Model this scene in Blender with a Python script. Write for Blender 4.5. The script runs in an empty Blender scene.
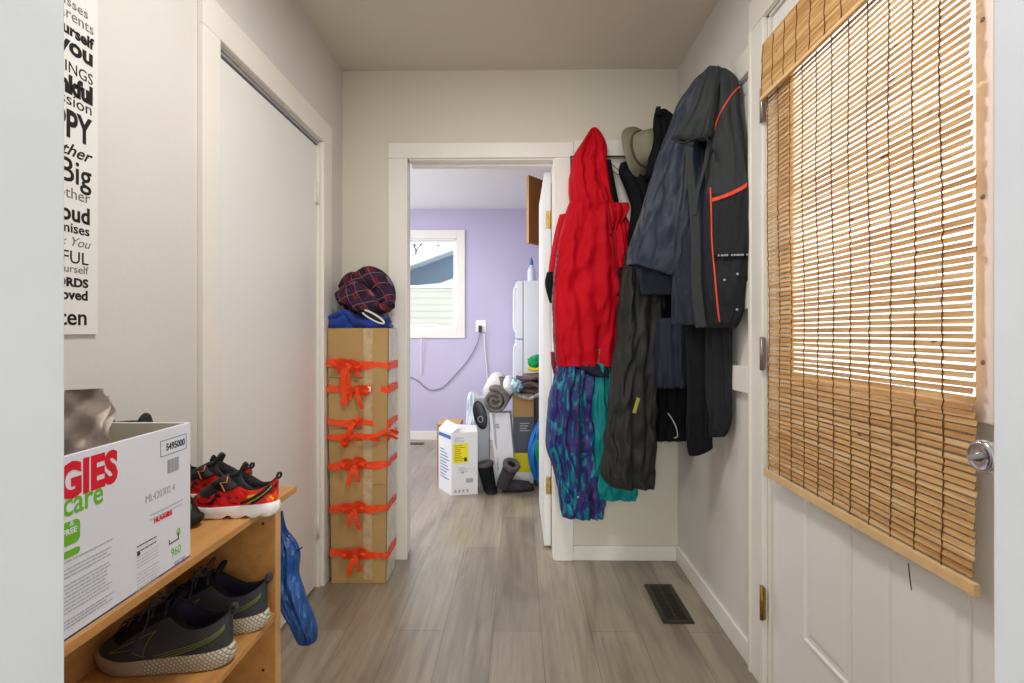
import bpy, bmesh, math, random
from mathutils import Vector, Matrix, noise

S = bpy.context.scene
COL = S.collection
# ------------------------------------------------------------------ camera
F = 520.0; TH = math.atan(7 / 520.0); HY = 333.0; CZ = 1.13
cam_d = bpy.data.cameras.new('camera'); cam = bpy.data.objects.new('camera', cam_d); COL.objects.link(cam)
cam_d.sensor_width = 36.0; cam_d.lens = F / 1024 * 36
cam_d.shift_y = -(341.5 - HY) / 1024
cam_d.clip_start = 0.02
cam.location = (0, 0, CZ); cam.rotation_euler = (math.pi / 2, 0, TH)
S.camera = cam
# ------------------------------------------------------------------ colour, sky, lights
S.view_settings.view_transform = 'Standard'; S.view_settings.look = 'None'
S.view_settings.gamma = 1.0; S.view_settings.use_curve_mapping = False
S.view_settings.exposure = 0.05
S.cycles.use_denoising = True
S.cycles.max_bounces = 10; S.cycles.diffuse_bounces = 6; S.cycles.transparent_max_bounces = 12
S.cycles.caustics_reflective = False; S.cycles.caustics_refractive = False
S.cycles.sample_clamp_indirect = 6
W = bpy.data.worlds.new('sky'); S.world = W; W.use_nodes = True
bg = W.node_tree.nodes['Background']; bg.inputs[0].default_value = (0.86, 0.93, 1.0, 1); bg.inputs[1].default_value = 2.2

def area(name, loc, direction, sx, sy, power, color=(1, 1, 1), spread=180):
    d = bpy.data.lights.new(name, 'AREA'); d.shape = 'RECTANGLE'; d.size = sx; d.size_y = sy
    d.energy = power; d.color = color; d.spread = math.radians(spread)
    o = bpy.data.objects.new(name, d); COL.objects.link(o); o.location = loc
    o.rotation_euler = Vector(direction).to_track_quat('-Z', 'Y').to_euler(); return o
# added cool fill from the room behind the camera, source unseen
area('rear_fill_light', (0.0, -3.1, 1.45), (0, 1, -0.03), 2.8, 1.8, 150, (0.93, 0.97, 1.0))
# added soft hall fill below the ceiling, no fixture built
area('hall_fill_light', (-0.1, 1.15, 2.40), (0, 0, -1), 0.3, 0.3, 17, (1.0, 0.975, 0.94))
# daylight through the glass of the entry door
area('door_daylight', (1.15, 1.2, 1.45), (-1, 0, 0), 0.6, 0.9, 8, (0.95, 0.98, 1.0))
# kitchen: added side fill without a window, and the ceiling fixture
area('kitchen_fill_light', (-2.5, 4.1, 1.5), (1, 0, 0), 1.3, 1.2, 38, (0.95, 0.97, 1.0))
area('kitchen_ceiling_light', (-1.0, 3.9, 2.40), (0, 0, -1), 0.5, 0.5, 20, (1.0, 0.97, 0.92))
# ------------------------------------------------------------------ picture-to-place helpers
_s, _c = math.sin(TH), math.cos(TH)
def _ray(px, py):
    u = (px - 512) / F; v = (HY - py) / F
    return Vector((-_s + u * _c, _c + u * _s, v))
def P(px, py, Y):
    a = _ray(px, py); t = Y / a.y; return Vector((a.x * t, Y, CZ + a.z * t))
def PX(px, py, X):
    a = _ray(px, py); t = X / a.x; return Vector((X, a.y * t, CZ + a.z * t))
# ------------------------------------------------------------------ materials
def srgb(h):
    if isinstance(h, str):
        h = h.lstrip('#'); v = [int(h[i:i + 2], 16) / 255 for i in (0, 2, 4)]
    else: v = [q / 255 for q in h]
    return tuple(((q / 12.92) if q <= 0.04045 else ((q + 0.055) / 1.055) ** 2.4) for q in v) + (1,)
M = {}
def mat(name, col, rough=0.6, spec=0.4, metal=0.0, bump=0.0, bscale=40, var=0.0, vscale=8, sheen=0.0, stretch=(1, 1, 1), col2=None, trans=0.0):
    m = bpy.data.materials.new(name); m.use_nodes = True; nt = m.node_tree; b = nt.nodes['Principled BSDF']
    c = srgb(col)
    b.inputs['Base Color'].default_value = c; b.inputs['Roughness'].default_value = rough
    b.inputs['Specular IOR Level'].default_value = spec; b.inputs['Metallic'].default_value = metal
    if sheen: b.inputs['Sheen Weight'].default_value = sheen
    if trans: b.inputs['Transmission Weight'].default_value = trans
    tc = nt.nodes.new('ShaderNodeTexCoord'); mp = nt.nodes.new('ShaderNodeMapping'); mp.inputs['Scale'].default_value = stretch
    nt.links.new(tc.outputs['Object'], mp.inputs['Vector'])
    if var or col2:
        n = nt.nodes.new('ShaderNodeTexNoise'); n.inputs['Scale'].default_value = vscale; n.inputs['Detail'].default_value = 5
        nt.links.new(mp.outputs[0], n.inputs['Vector'])
        r = nt.nodes.new('ShaderNodeValToRGB'); r.color_ramp.elements[0].position = 0.35; r.color_ramp.elements[1].position = 0.65
        if col2: c0, c1 = c, srgb(col2)
        else:
            c0 = tuple(q * (1 - var) for q in c[:3]) + (1,); c1 = tuple(min(1, q * (1 + var)) for q in c[:3]) + (1,)
        r.color_ramp.elements[0].color = c0; r.color_ramp.elements[1].color = c1
        nt.links.new(n.outputs['Fac'], r.inputs[0]); nt.links.new(r.outputs[0], b.inputs['Base Color'])
    if bump:
        n = nt.nodes.new('ShaderNodeTexNoise'); n.inputs['Scale'].default_value = bscale; n.inputs['Detail'].default_value = 6
        nt.links.new(mp.outputs[0], n.inputs['Vector'])
        bp = nt.nodes.new('ShaderNodeBump'); bp.inputs['Strength'].default_value = bump; bp.inputs['Distance'].default_value = 0.01
        nt.links.new(n.outputs['Fac'], bp.inputs['Height']); nt.links.new(bp.outputs[0], b.inputs['Normal'])
    M[name] = m; return m
mat('wall_paint', (214, 211, 206), 0.75, 0.25, bump=0.06, bscale=60, var=0.012, vscale=3)
mat('back_wall_paint', (213, 208, 193), 0.75, 0.25, bump=0.05, bscale=60, var=0.012, vscale=3)
mat('ceiling_dimmed_beige', (216, 210, 198), 0.85, 0.2, bump=0.08, bscale=90)  # the hall ceiling's dimmer light is mixed into this beige
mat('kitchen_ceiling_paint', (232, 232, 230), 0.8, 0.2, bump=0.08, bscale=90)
mat('lavender_paint', (192, 185, 212), 0.8, 0.2, bump=0.05, bscale=60, var=0.02, vscale=2)
mat('trim_white', (231, 228, 220), 0.4, 0.4, bump=0.04, bscale=25, var=0.015, vscale=6)
mat('jamb_white', (222, 229, 238), 0.4, 0.4, bump=0.05, bscale=20, var=0.02, vscale=9)
mat('door_white', (232, 232, 230), 0.42, 0.4, bump=0.02, bscale=12, var=0.01, vscale=3)
mat('lite_frame', (240, 226, 218), 0.45, 0.4)
mat('dark_gap', (30, 28, 26), 0.9, 0.1)
mat('brass', (150, 120, 60), 0.35, 0.5, metal=0.9, var=0.2, vscale=60)
mat('steel', (200, 202, 206), 0.22, 0.5, metal=1.0)
mat('black_metal', (38, 36, 36), 0.45, 0.4, metal=0.3)
mat('screw', (150, 140, 130), 0.4, 0.4, metal=0.8)
mat('shelf_wood', (193, 140, 80), 0.42, 0.4, var=0.10, vscale=5, stretch=(8, 1.2, 8), bump=0.03, bscale=20)
mat('shelf_edge', (214, 168, 112), 0.5, 0.3, var=0.10, vscale=20)
mat('cardboard', (178, 146, 96), 0.8, 0.15, var=0.05, vscale=5, bump=0.12, bscale=14)
mat('cardboard_edge', (160, 124, 78), 0.85, 0.1)
mat('clear_tape', (190, 166, 128), 0.2, 0.6, var=0.12, vscale=30, bump=0.3, bscale=30)
mat('plastic_wrap', (206, 200, 192), 0.25, 0.6, var=0.10, vscale=18, bump=0.4, bscale=20)
mat('orange_ribbon', (238, 76, 28), 0.5, 0.4, var=0.10, vscale=40, bump=0.2, bscale=60)
mat('white_plastic', (240, 240, 238), 0.35, 0.5)
mat('black_plastic', (22, 22, 24), 0.35, 0.5)
mat('grey_plastic', (150, 152, 156), 0.4, 0.5)

def plaid_or(name, fn): M[name] = fn(name); return M[name]
def nodes_mat(name, rough=0.6, spec=0.3):
    m = bpy.data.materials.new(name); m.use_nodes = True; nt = m.node_tree; b = nt.nodes['Principled BSDF']
    b.inputs['Roughness'].default_value = rough; b.inputs['Specular IOR Level'].default_value = spec
    tc = nt.nodes.new('ShaderNodeTexCoord'); M[name] = m
    return m, nt, b, tc
def N(nt, kind, **kw):
    n = nt.nodes.new(kind)
    for k, v in kw.items():
        if k in n.inputs: n.inputs[k].default_value = v
        else: setattr(n, k, v)
    return n
def ramp(nt, src, stops):
    r = nt.nodes.new('ShaderNodeValToRGB'); e = r.color_ramp.elements
    while len(e) < len(stops): e.new(0.5)
    for q, (p, c) in zip(e, stops): q.position = p; q.color = srgb(c) if not (isinstance(c, tuple) and len(c) == 4) else c
    nt.links.new(src, r.inputs[0]); return r.outputs[0]
def mixc(nt, fac, a, b, mode='MIX'):
    n = nt.nodes.new('ShaderNodeMix'); n.data_type = 'RGBA'; n.blend_type = mode
    for s, v in ((0, fac), (6, a), (7, b)):
        if hasattr(v, 'links') or isinstance(v, bpy.types.NodeSocket): nt.links.new(v, n.inputs[s])
        else: n.inputs[s].default_value = v
    return n.outputs[2]
def mapping(nt, src, scale=(1, 1, 1), rot=(0, 0, 0), loc=(0, 0, 0)):
    n = nt.nodes.new('ShaderNodeMapping'); n.inputs['Scale'].default_value = scale
    n.inputs['Rotation'].default_value = rot; n.inputs['Location'].default_value = loc
    nt.links.new(src, n.inputs['Vector']); return n.outputs[0]
def bump(nt, b, h, strength=0.3, dist=0.01):
    n = nt.nodes.new('ShaderNodeBump'); n.inputs['Strength'].default_value = strength; n.inputs['Distance'].default_value = dist
    nt.links.new(h, n.inputs['Height']); nt.links.new(n.outputs[0], b.inputs['Normal'])

# vinyl plank floor
m, nt, b, tc = nodes_mat('vinyl_plank', 0.28, 0.95)
v = mapping(nt, tc.outputs['Object'], rot=(0, 0, math.pi / 2), loc=(0.3, 0.1, 0))
br = N(nt, 'ShaderNodeTexBrick'); nt.links.new(v, br.inputs['Vector'])
br.inputs['Scale'].default_value = 1; br.inputs['Brick Width'].default_value = 1.22; br.inputs['Row Height'].default_value = 0.185
br.inputs['Mortar Size'].default_value = 0.0009; br.inputs['Mortar Smooth'].default_value = 0.2; br.offset = 0.37; br.offset_frequency = 2
br.inputs['Color1'].default_value = srgb((156, 146, 128)); br.inputs['Color2'].default_value = srgb((176, 165, 146)); br.inputs['Mortar'].default_value = srgb((96, 86, 78))
g = N(nt, 'ShaderNodeTexNoise', Scale=1.0, Detail=8.0, Roughness=0.65); nt.links.new(mapping(nt, tc.outputs['Object'], (48, 2.2, 1)), g.inputs['Vector'])
g2 = N(nt, 'ShaderNodeTexNoise', Scale=1.0, Detail=4.0, Distortion=1.2); nt.links.new(mapping(nt, tc.outputs['Object'], (7, 1.1, 1)), g2.inputs['Vector'])
gc = ramp(nt, g.outputs['Fac'], [(0.30, (120, 108, 100)), (0.5, (206, 202, 198)), (0.72, (255, 255, 255))])
c = mixc(nt, 0.42, br.outputs['Color'], gc, 'MULTIPLY')
gd = ramp(nt, g2.outputs['Fac'], [(0.33, (150, 138, 126)), (0.5, (235, 232, 228)), (0.7, (255, 255, 255))])
c = mixc(nt, 0.5, c, gd, 'MULTIPLY')
nt.links.new(c, b.inputs['Base Color']); bump(nt, b, g.outputs['Fac'], 0.4, 0.004)

# bamboo
m, nt, b, tc = nodes_mat('bamboo', 0.5, 0.35)
n1 = N(nt, 'ShaderNodeTexNoise', Scale=1.0, Detail=5.0); nt.links.new(mapping(nt, tc.outputs['Object'], (1, 5, 110)), n1.inputs['Vector'])
n2 = N(nt, 'ShaderNodeTexNoise', Scale=1.0, Detail=3.0); nt.links.new(mapping(nt, tc.outputs['Object'], (1, 22, 75), loc=(3, 1, 7)), n2.inputs['Vector'])
c1 = ramp(nt, n1.outputs['Fac'], [(0.28, (168, 118, 66)), (0.5, (202, 158, 102)), (0.72, (226, 194, 146))])
c2 = ramp(nt, n2.outputs['Fac'], [(0.0, (255, 255, 255)), (0.69, (255, 255, 255)), (0.75, (120, 80, 44))])
c = mixc(nt, 1.0, c1, c2, 'MULTIPLY'); nt.links.new(c, b.inputs['Base Color'])
tr = nt.nodes.new('ShaderNodeBsdfTranslucent'); tr.inputs['Color'].default_value = srgb((190, 186, 184))
mx = nt.nodes.new('ShaderNodeMixShader'); mx.inputs[0].default_value = 0.06
out = nt.nodes['Material Output']; nt.links.new(b.outputs[0], mx.inputs[1]); nt.links.new(tr.outputs[0], mx.inputs[2]); nt.links.new(mx.outputs[0], out.inputs[0])
mat('bamboo_light', (222, 188, 138), 0.5, 0.35, var=0.06, vscale=20)
mat('bamboo_cord', (122, 84, 48), 0.8, 0.1)

# glass
m, nt, b, tc = nodes_mat('window_glass')
t = nt.nodes.new('ShaderNodeBsdfTransparent'); t.inputs[0].default_value = (0.96, 0.98, 0.98, 1)
g = nt.nodes.new('ShaderNodeBsdfGlossy'); g.inputs['Roughness'].default_value = 0.02
mx = nt.nodes.new('ShaderNodeMixShader'); mx.inputs[0].default_value = 0.05
nt.links.new(t.outputs[0], mx.inputs[1]); nt.links.new(g.outputs[0], mx.inputs[2]); nt.links.new(mx.outputs[0], nt.nodes['Material Output'].inputs[0])

# ------------------------------------------------------------------ mesh helpers
class MB:
    def __init__(s): s.bm = bmesh.new()
    def box(s, a, b, mi=0, M4=None, bev=0.0):
        a = Vector(a); b = Vector(b)
        lo = Vector(map(min, a, b)); hi = Vector(map(max, a, b))
        t = bmesh.new(); r = bmesh.ops.create_cube(t, size=1)
        for v in t.verts: v.co = Vector(((lo[i] + hi[i]) / 2 + v.co[i] * (hi[i] - lo[i]) for i in range(3)))
        if bev: bmesh.ops.bevel(t, geom=t.edges[:], offset=bev, segments=2, affect='EDGES', profile=0.6)
        s._merge(t, mi, M4); return s
    def _merge(s, t, mi=0, M4=None):
        if M4 is not None: bmesh.ops.transform(t, matrix=M4, verts=t.verts)
        mp = {v: s.bm.verts.new(v.co) for v in t.verts}
        for f in t.faces:
            try: nf = s.bm.faces.new([mp[v] for v in f.verts]); nf.material_index = mi if mi else f.material_index; nf.smooth = f.smooth
            except ValueError: pass
        t.free()
    def rings(s, rings, mi=0, cap0=True, cap1=True, smooth=True, closed=True, mif=None):
        vs = [[s.bm.verts.new(p) for p in r] for r in rings]; n = len(rings[0])
        for i in range(len(vs) - 1):
            for j in range(n if closed else n - 1):
                k = (j + 1) % n
                f = s.bm.faces.new((vs[i][j], vs[i][k], vs[i + 1][k], vs[i + 1][j])); f.smooth = smooth
                f.material_index = mif(i, j) if mif else mi
        for flag, r in ((cap0, vs[0]), (cap1, vs[-1])):
            if flag and closed:
                c = s.bm.verts.new(sum((v.co for v in r), Vector()) / n)
                for j in range(n):
                    f = s.bm.faces.new((r[j], r[(j + 1) % n], c)); f.material_index = mif(0, 0) if (mif and r is vs[0]) else (mif(len(vs) - 2, 0) if mif else mi); f.smooth = smooth
        return s
    def tube(s, pts, r, seg=8, mi=0, flat=1.0, upv=None, closed=False):
        pts = [Vector(p) for p in pts]; n = len(pts); rr = []
        prev = None
        for i, p in enumerate(pts):
            t = (pts[(i + 1) % n] - pts[i - 1]) if closed else (pts[min(i + 1, n - 1)] - pts[max(i - 1, 0)])
            t = t.normalized() if t.length > 1e-9 else Vector((0, 0, 1))
            u = Vector(upv) if upv is not None else (prev or (Vector((0, 0, 1)) if abs(t.z) < 0.9 else Vector((1, 0, 0))))
            a = (u - t * u.dot(t)); a = a.normalized() if a.length > 1e-6 else t.orthogonal().normalized()
            prev = a; c = t.cross(a); ra = r(i / max(1, n - 1)) if callable(r) else r
            rr.append([p + (a * math.cos(q) * flat + c * math.sin(q)) * ra for q in (2 * math.pi * k / seg for k in range(seg))])
        if closed: rr.append(rr[0]); return s.rings(rr, mi, False, False)
        return s.rings(rr, mi)
    def lathe(s, prof, seg=24, M4=None, mi=0, smooth=True):
        rr = [[Vector((r * math.cos(2 * math.pi * k / seg), r * math.sin(2 * math.pi * k / seg), z)) for k in range(seg)] for r, z in prof]
        if M4 is not None: rr = [[M4 @ p for p in q] for q in rr]
        return s.rings(rr, mi, smooth=smooth)
    def prism(s, poly, d, M4=None, mi=0, bev=0):
        t = bmesh.new(); vs = [t.verts.new((x, y, 0)) for x, y in poly]; f = t.faces.new(vs)
        r = bmesh.ops.extrude_face_region(t, geom=[f]); bmesh.ops.translate(t, verts=[e for e in r['geom'] if isinstance(e, bmesh.types.BMVert)], vec=(0, 0, d))
        if bev: bmesh.ops.bevel(t, geom=t.edges[:], offset=bev, segments=1, affect='EDGES')
        s._merge(t, mi, M4); return s
    def slab(s, quad, th, nrm, mi=0):
        q = [Vector(p) for p in quad]; nrm = Vector(nrm).normalized() * th
        return s.rings([q, [p + nrm for p in q]], mi, smooth=False)
    def build(s, name, mats, parent=None, smooth=None, merge=0.0):
        bm = s.bm
        if merge: bmesh.ops.remove_doubles(bm, verts=bm.verts, dist=merge)
        bmesh.ops.recalc_face_normals(bm, faces=bm.faces)
        me = bpy.data.meshes.new(name); 
        if smooth is not None:
            for f in bm.faces: f.smooth = smooth
        bm.to_mesh(me); bm.free()
        if not isinstance(mats, (list, tuple)): mats = [mats]
        for q in mats: me.materials.append(M[q] if isinstance(q, str) else q)
        o = bpy.data.objects.new(name, me); COL.objects.link(o)
        if parent is not None:
            o.parent = parent; o.matrix_parent_inverse = Matrix.Translation(-Vector(parent.location)) if not parent.get('rot') else Matrix.Identity(4)
        return o
def tag(o, label, cat, group=None):
    o['label'] = label; o['category'] = cat
    if group: o['group'] = group
    return o
def thing(name, label, cat, loc=(0, 0, 0), group=None):
    o = bpy.data.objects.new(name, None); COL.objects.link(o); o.location = loc; o.empty_display_size = 0.05
    return tag(o, label, cat, group)
def local_thing(name, label, cat, loc, rotz=0, group=None):
    """parts are modelled in the thing's own frame"""
    o = thing(name, label, cat, loc, group); o.rotation_euler = (0, 0, rotz); o['rot'] = 1; return o
def struct(o): o['kind'] = 'structure'; return o
def frame(o, x, y, z): 
    x, y, z = Vector(x).normalized(), Vector(y).normalized(), Vector(z).normalized()
    return Matrix(((x.x, y.x, z.x, o[0]), (x.y, y.y, z.y, o[1]), (x.z, y.z, z.z, o[2]), (0, 0, 0, 1)))
def text_mesh(s, size, align='LEFT', ext=0.0004, bold=0.0, shear=0.0, sx=1.0, space=1.0):
    c = bpy.data.curves.new('t', 'FONT'); c.body = s; c.size = size; c.align_x = align; c.extrude = ext; c.offset = bold; c.shear = shear
    c.space_character = space; c.resolution_u = 3
    o = bpy.data.objects.new('t', c); COL.objects.link(o)
    bpy.context.view_layer.update()
    me = bpy.data.meshes.new_from_object(o.evaluated_get(bpy.context.evaluated_depsgraph_get()))
    bpy.data.objects.remove(o); bpy.data.curves.remove(c)
    me.transform(Matrix.Diagonal((sx, 1, 1, 1))); return me
def text(name, s, size, M4, material, parent=None, **kw):
    me = text_mesh(s, size, **kw); me.transform(M4); me.name = name; me.materials.clear(); me.materials.append(M[material])
    o = bpy.data.objects.new(name, me); COL.objects.link(o)
    if parent is not None: o.parent = parent; o.matrix_parent_inverse = Matrix.Translation(-Vector(parent.location))
    return o
def cr(pts, n):
    """smooth curve through points"""
    pts = [Vector(p) for p in pts]; out = []; m = len(pts) - 1
    for i in range(n + 1):
        u = i / n * m; k = min(int(u), m - 1); t = u - k
        p0, p1, p2, p3 = pts[max(k - 1, 0)], pts[k], pts[k + 1], pts[min(k + 2, m)]
        out.append(0.5 * ((2 * p1) + (p2 - p0) * t + (2 * p0 - 5 * p1 + 4 * p2 - p3) * t * t + (3 * p1 - p0 - 3 * p2 + p3) * t ** 3))
    return out
# ================================================================== the setting
XL, XR, YB, ZC = -0.888, 0.79, 2.60, 2.445
YN = 0.45                                   # far face of the doorway wall the camera looks through
# floor and ceilings
f = MB().box((-2.8, -3.5, -0.06), (1.2, 5.6, 0.0)).build('floor', 'vinyl_plank'); struct(f)
struct(MB().box((-2.6, -3.5, ZC), (1.2, 2.655, ZC + 0.06)).build('ceiling', 'ceiling_dimmed_beige'))
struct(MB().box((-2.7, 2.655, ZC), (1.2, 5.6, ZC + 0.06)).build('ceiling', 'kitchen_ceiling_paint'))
# left wall with closet opening
c0, c1, cz = 1.507, 2.309, 1.985
w = MB()
w.box((XL - 0.1, YN, 0), (XL, c0, ZC)).box((XL - 0.1, c1, 0), (XL, YB, ZC)).box((XL - 0.1, c0, cz), (XL, c1, ZC))
struct(w.build('wall_left', 'wall_paint'))
w = MB().box((XL - 0.75, c0 - 0.1, 0), (XL - 0.7, c1 + 0.1, ZC)).box((XL - 0.7, c0 - 0.15, 0), (XL - 0.1, c0 - 0.1, ZC)).box((XL - 0.7, c1 + 0.1, 0), (XL - 0.1, c1 + 0.15, ZC))
struct(w.build('wall_closet', 'wall_paint'))
# closet casing
w = MB().box((XL, c0 - 0.085, 0), (XL + 0.018, c0 + 0.0, cz), bev=0.003).box((XL, c1, 0), (XL + 0.018, c1 + 0.1, cz), bev=0.003).box((XL, c0 - 0.085, cz), (XL + 0.0185, c1 + 0.1, cz + 0.098), bev=0.003)
w.box((XL - 0.1, c0, 0), (XL + 0.001, c0 + 0.008, cz)).box((XL - 0.1, c1 - 0.008, 0), (XL + 0.001, c1, cz)).box((XL - 0.1, c0, cz - 0.006), (XL + 0.001, c1, cz))
struct(w.build('trim_1', 'trim_white'))
# closet door, with track lines above it
dr = MB().box((XL - 0.050, c0 + 0.010, 0.012), (XL - 0.012, c1 - 0.010, cz - 0.024), bev=0.002).build('door_1', 'door_white'); struct(dr)
o = MB().box((XL - 0.045, c0 + 0.010, cz - 0.018), (XL - 0.005, c1 - 0.01, cz - 0.0065)).build('door_track', 'grey_plastic', dr)
for z in (0.27, 1.75):
    h = MB().box((XL - 0.012, c1 - 0.032, z - 0.045), (XL - 0.008, c1 - 0.006, z + 0.045), bev=0.001)
    h.tube([(XL - 0.004, c1 - 0.012, z - 0.05), (XL - 0.004, c1 - 0.012, z + 0.05)], 0.006, 8)
    for k in (-0.03, 0, 0.03): h.box((XL - 0.012, c1 - 0.026, z + k - 0.003), (XL - 0.0072, c1 - 0.02, z + k + 0.003))
    h.build('hinge', 'trim_white', dr)
# back wall with the kitchen doorway
o0, o1, oz = -0.551, 0.170, 1.995
w = MB().box((XL - 0.1, YB, 0), (o0 - 0.02, YB + 0.11, ZC)).box((o1 + 0.02, YB, 0), (XR + 0.1, YB + 0.11, ZC)).box((o0 - 0.02, YB, oz + 0.02), (o1 + 0.02, YB + 0.11, ZC))
struct(w.build('wall_back', 'back_wall_paint'))
w = MB().box((o0 - 0.02, YB - 0.004, 0), (o0 - 0.018, YB + 0.115, oz + 0.02)).box((o1, YB - 0.004, 0), (o1 + 0.02, YB + 0.115, oz + 0.02)).box((o0, YB - 0.004, oz), (o1, YB + 0.115, oz + 0.02))
w.box((o0, YB + 0.06, oz - 0.012), (o1, YB + 0.1, oz), bev=0.002)
struct(w.build('trim_2', 'trim_white'))
w = MB().box((o0 - 0.101, YB - 0.018, 0), (o0 - 0.006, YB, oz + 0.006), bev=0.003).box((o1 + 0.006, YB - 0.018, 0), (o1 + 0.1, YB, oz + 0.006), bev=0.003).box((o0 - 0.101, YB - 0.0185, oz + 0.0065), (o1 + 0.1, YB, oz + 0.082), bev=0.003)
struct(w.build('trim_3', 'trim_white'))
# kitchen door slab, opened into the kitchen, seen on its hinge edge
dr = MB().box((0.132, 2.735, 0.012), (0.168, 3.44, 1.975), bev=0.002).build('door_2', 'door_white'); struct(dr)
for z in (1.725, 0.33):
    h = MB().box((0.143, 2.729, z - 0.045), (0.167, 2.736, z + 0.045), bev=0.001)
    for k in (-0.028, 0.0, 0.028): h.box((0.150, 2.726, z + k - 0.003), (0.156, 2.730, z + k + 0.003))
    h.tube([(0.170, 2.728, z - 0.045), (0.170, 2.728, z + 0.045)], 0.005, 8)
    h.build('hinge', 'brass', dr)
# right wall with the entry door opening
d0, d1, dz = 0.752, 1.661, 2.135
w = MB().box((XR, YN, 0), (XR + 0.12, d0, ZC)).box((XR, d1, 0), (XR + 0.12, YB, ZC)).box((XR, d0, dz), (XR + 0.12, d1, ZC))
struct(w.build('wall_right', 'wall_paint'))
w = MB().box((XR - 0.018, d1, 0), (XR, d1 + 0.098, dz), bev=0.004).box((XR - 0.018, d0 - 0.098, 0), (XR, d0, dz), bev=0.004).box((XR - 0.0185, d0 - 0.098, dz + 0.0005), (XR, d1 + 0.098, dz + 0.1), bev=0.004)
w.box((XR - 0.022, d1 + 0.08, 0), (XR - 0.016, d1 + 0.096, dz), bev=0.002)
w.box((XR - 0.001, d1 - 0.010, 0), (XR + 0.12, d1 + 0.0, dz)).box((XR - 0.001, d0, 0), (XR + 0.12, d0 + 0.008, dz)).box((XR - 0.001, d0, dz - 0.008), (XR + 0.12, d1, dz))
struct(w.build('trim_4', 'trim_white'))
# entry door: slab round the glass, moulded panels below
g0, g1, gz0, gz1 = 0.898, 1.505, 1.005, 1.93
fx = XR + 0.008; bx = fx + 0.044
y0, y1, zt = d0 + 0.011, d1 - 0.014, dz - 0.012
w = MB().box((fx, y0, 0.01), (bx, y1, gz0)).box((fx, y0, gz1), (bx, y1, zt)).box((fx, y0, gz0), (bx, g0, gz1)).box((fx, g1, gz0), (bx, y1, gz1))
dr = struct(w.build('door_3', 'door_white'))
for (a, b_) in ((0.925, 1.135), (1.255, 1.468)):
    w = MB(); za, zb = 0.27, 0.86
    w.rings([[Vector((fx - dep, a + k, za + k)), Vector((fx - dep, b_ - k, za + k)), Vector((fx - dep, b_ - k, zb - k)), Vector((fx - dep, a + k, zb - k))] for k, dep in ((0, -.002), (.001, .003), (.005, .0055), (.010, .0045), (.014, .001), (.026, .001), (.034, .0035), (.044, .0045))], smooth=False)
    w.build('moulded_panel', 'door_white', dr)
w = MB()
t_ = 0.036; e_ = 0.014
for q in (((fx - e_, g0 - t_ + 0.008, gz0 - t_ + 0.008), (fx, g0 + 0.008, gz1 + t_ - 0.008)), ((fx - e_, g1 - 0.008, gz0 - t_ + 0.008), (fx, g1 + t_ - 0.008, gz1 + t_ - 0.008)),
          ((fx - e_, g0, gz0 - t_ + 0.008), (fx, g1, gz0 + 0.008)), ((fx - e_, g0, gz1 - 0.008), (fx, g1, gz1 + t_ - 0.008))): w.box(*q, bev=0.004)
lf = w.build('glass_frame', 'lite_frame', dr)
w = MB()
for z in (1.08, 1.36, 1.66, 1.86):
    w.lathe([(0.0045, 0), (0.004, 0.0015), (0.001, 0.0022)], 10, frame((fx - e_, g0 - 0.008, z), (0, 1, 0), (0, 0, 1), (-1, 0, 0)))
w.build('screw', 'screw', lf)
MB().box((fx + 0.016, g0, gz0), (fx + 0.022, g1, gz1)).build('glass_pane', 'window_glass', dr)
# knob
kn = MB(); KM = frame((fx, 0.838, 0.933), (0, 1, 0), (0, 0, 1), (-1, 0, 0))
kn.lathe([(0.033, 0), (0.033, 0.004), (0.028, 0.009), (0.013, 0.012), (0.0115, 0.022), (0.014, 0.030), (0.0235, 0.040), (0.027, 0.052), (0.026, 0.062), (0.021, 0.067), (0.0195, 0.0655), (0.012, 0.066), (0.0, 0.066)], 28, KM)
k_ = kn.build('door_knob', 'steel', dr)
MB().box((-0.004, -0.016, 0.064), (0.004, 0.016, 0.072), M4=KM @ Matrix.Rotation(1.2, 4, 'Z'), bev=0.0015).build('lock_turn', 'grey_plastic', k_)
# hinges on the entry door
for z in (0.275, 1.065, 1.85):
    h = MB().box((XR - 0.0195, d1 - 0.012, z - 0.05), (XR - 0.012, d1 + 0.016, z + 0.05), bev=0.001)
    h.tube([(XR - 0.021, d1 - 0.004, z - 0.053), (XR - 0.021, d1 - 0.004, z + 0.053)], 0.0065, 10)
    h.build('hinge', 'brass' if z < 1 else 'screw', dr)
# baseboards
def base(name, a, b): struct(MB().box(a, b, bev=0.004).build(name, 'trim_white'))
base('baseboard_back', (o1 + 0.1, YB - 0.014, 0), (XR, YB, 0.072))
base('baseboard_right', (XR - 0.014, d1 + 0.098, 0), (XR, YB - 0.014, 0.078))
base('baseboard_left', (XL, YN, 0), (XL + 0.012, c0 - 0.085, 0.08))
base('baseboard_kitchen', (-2.55, 5.486, 0), (0.82, 5.5, 0.09))
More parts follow.
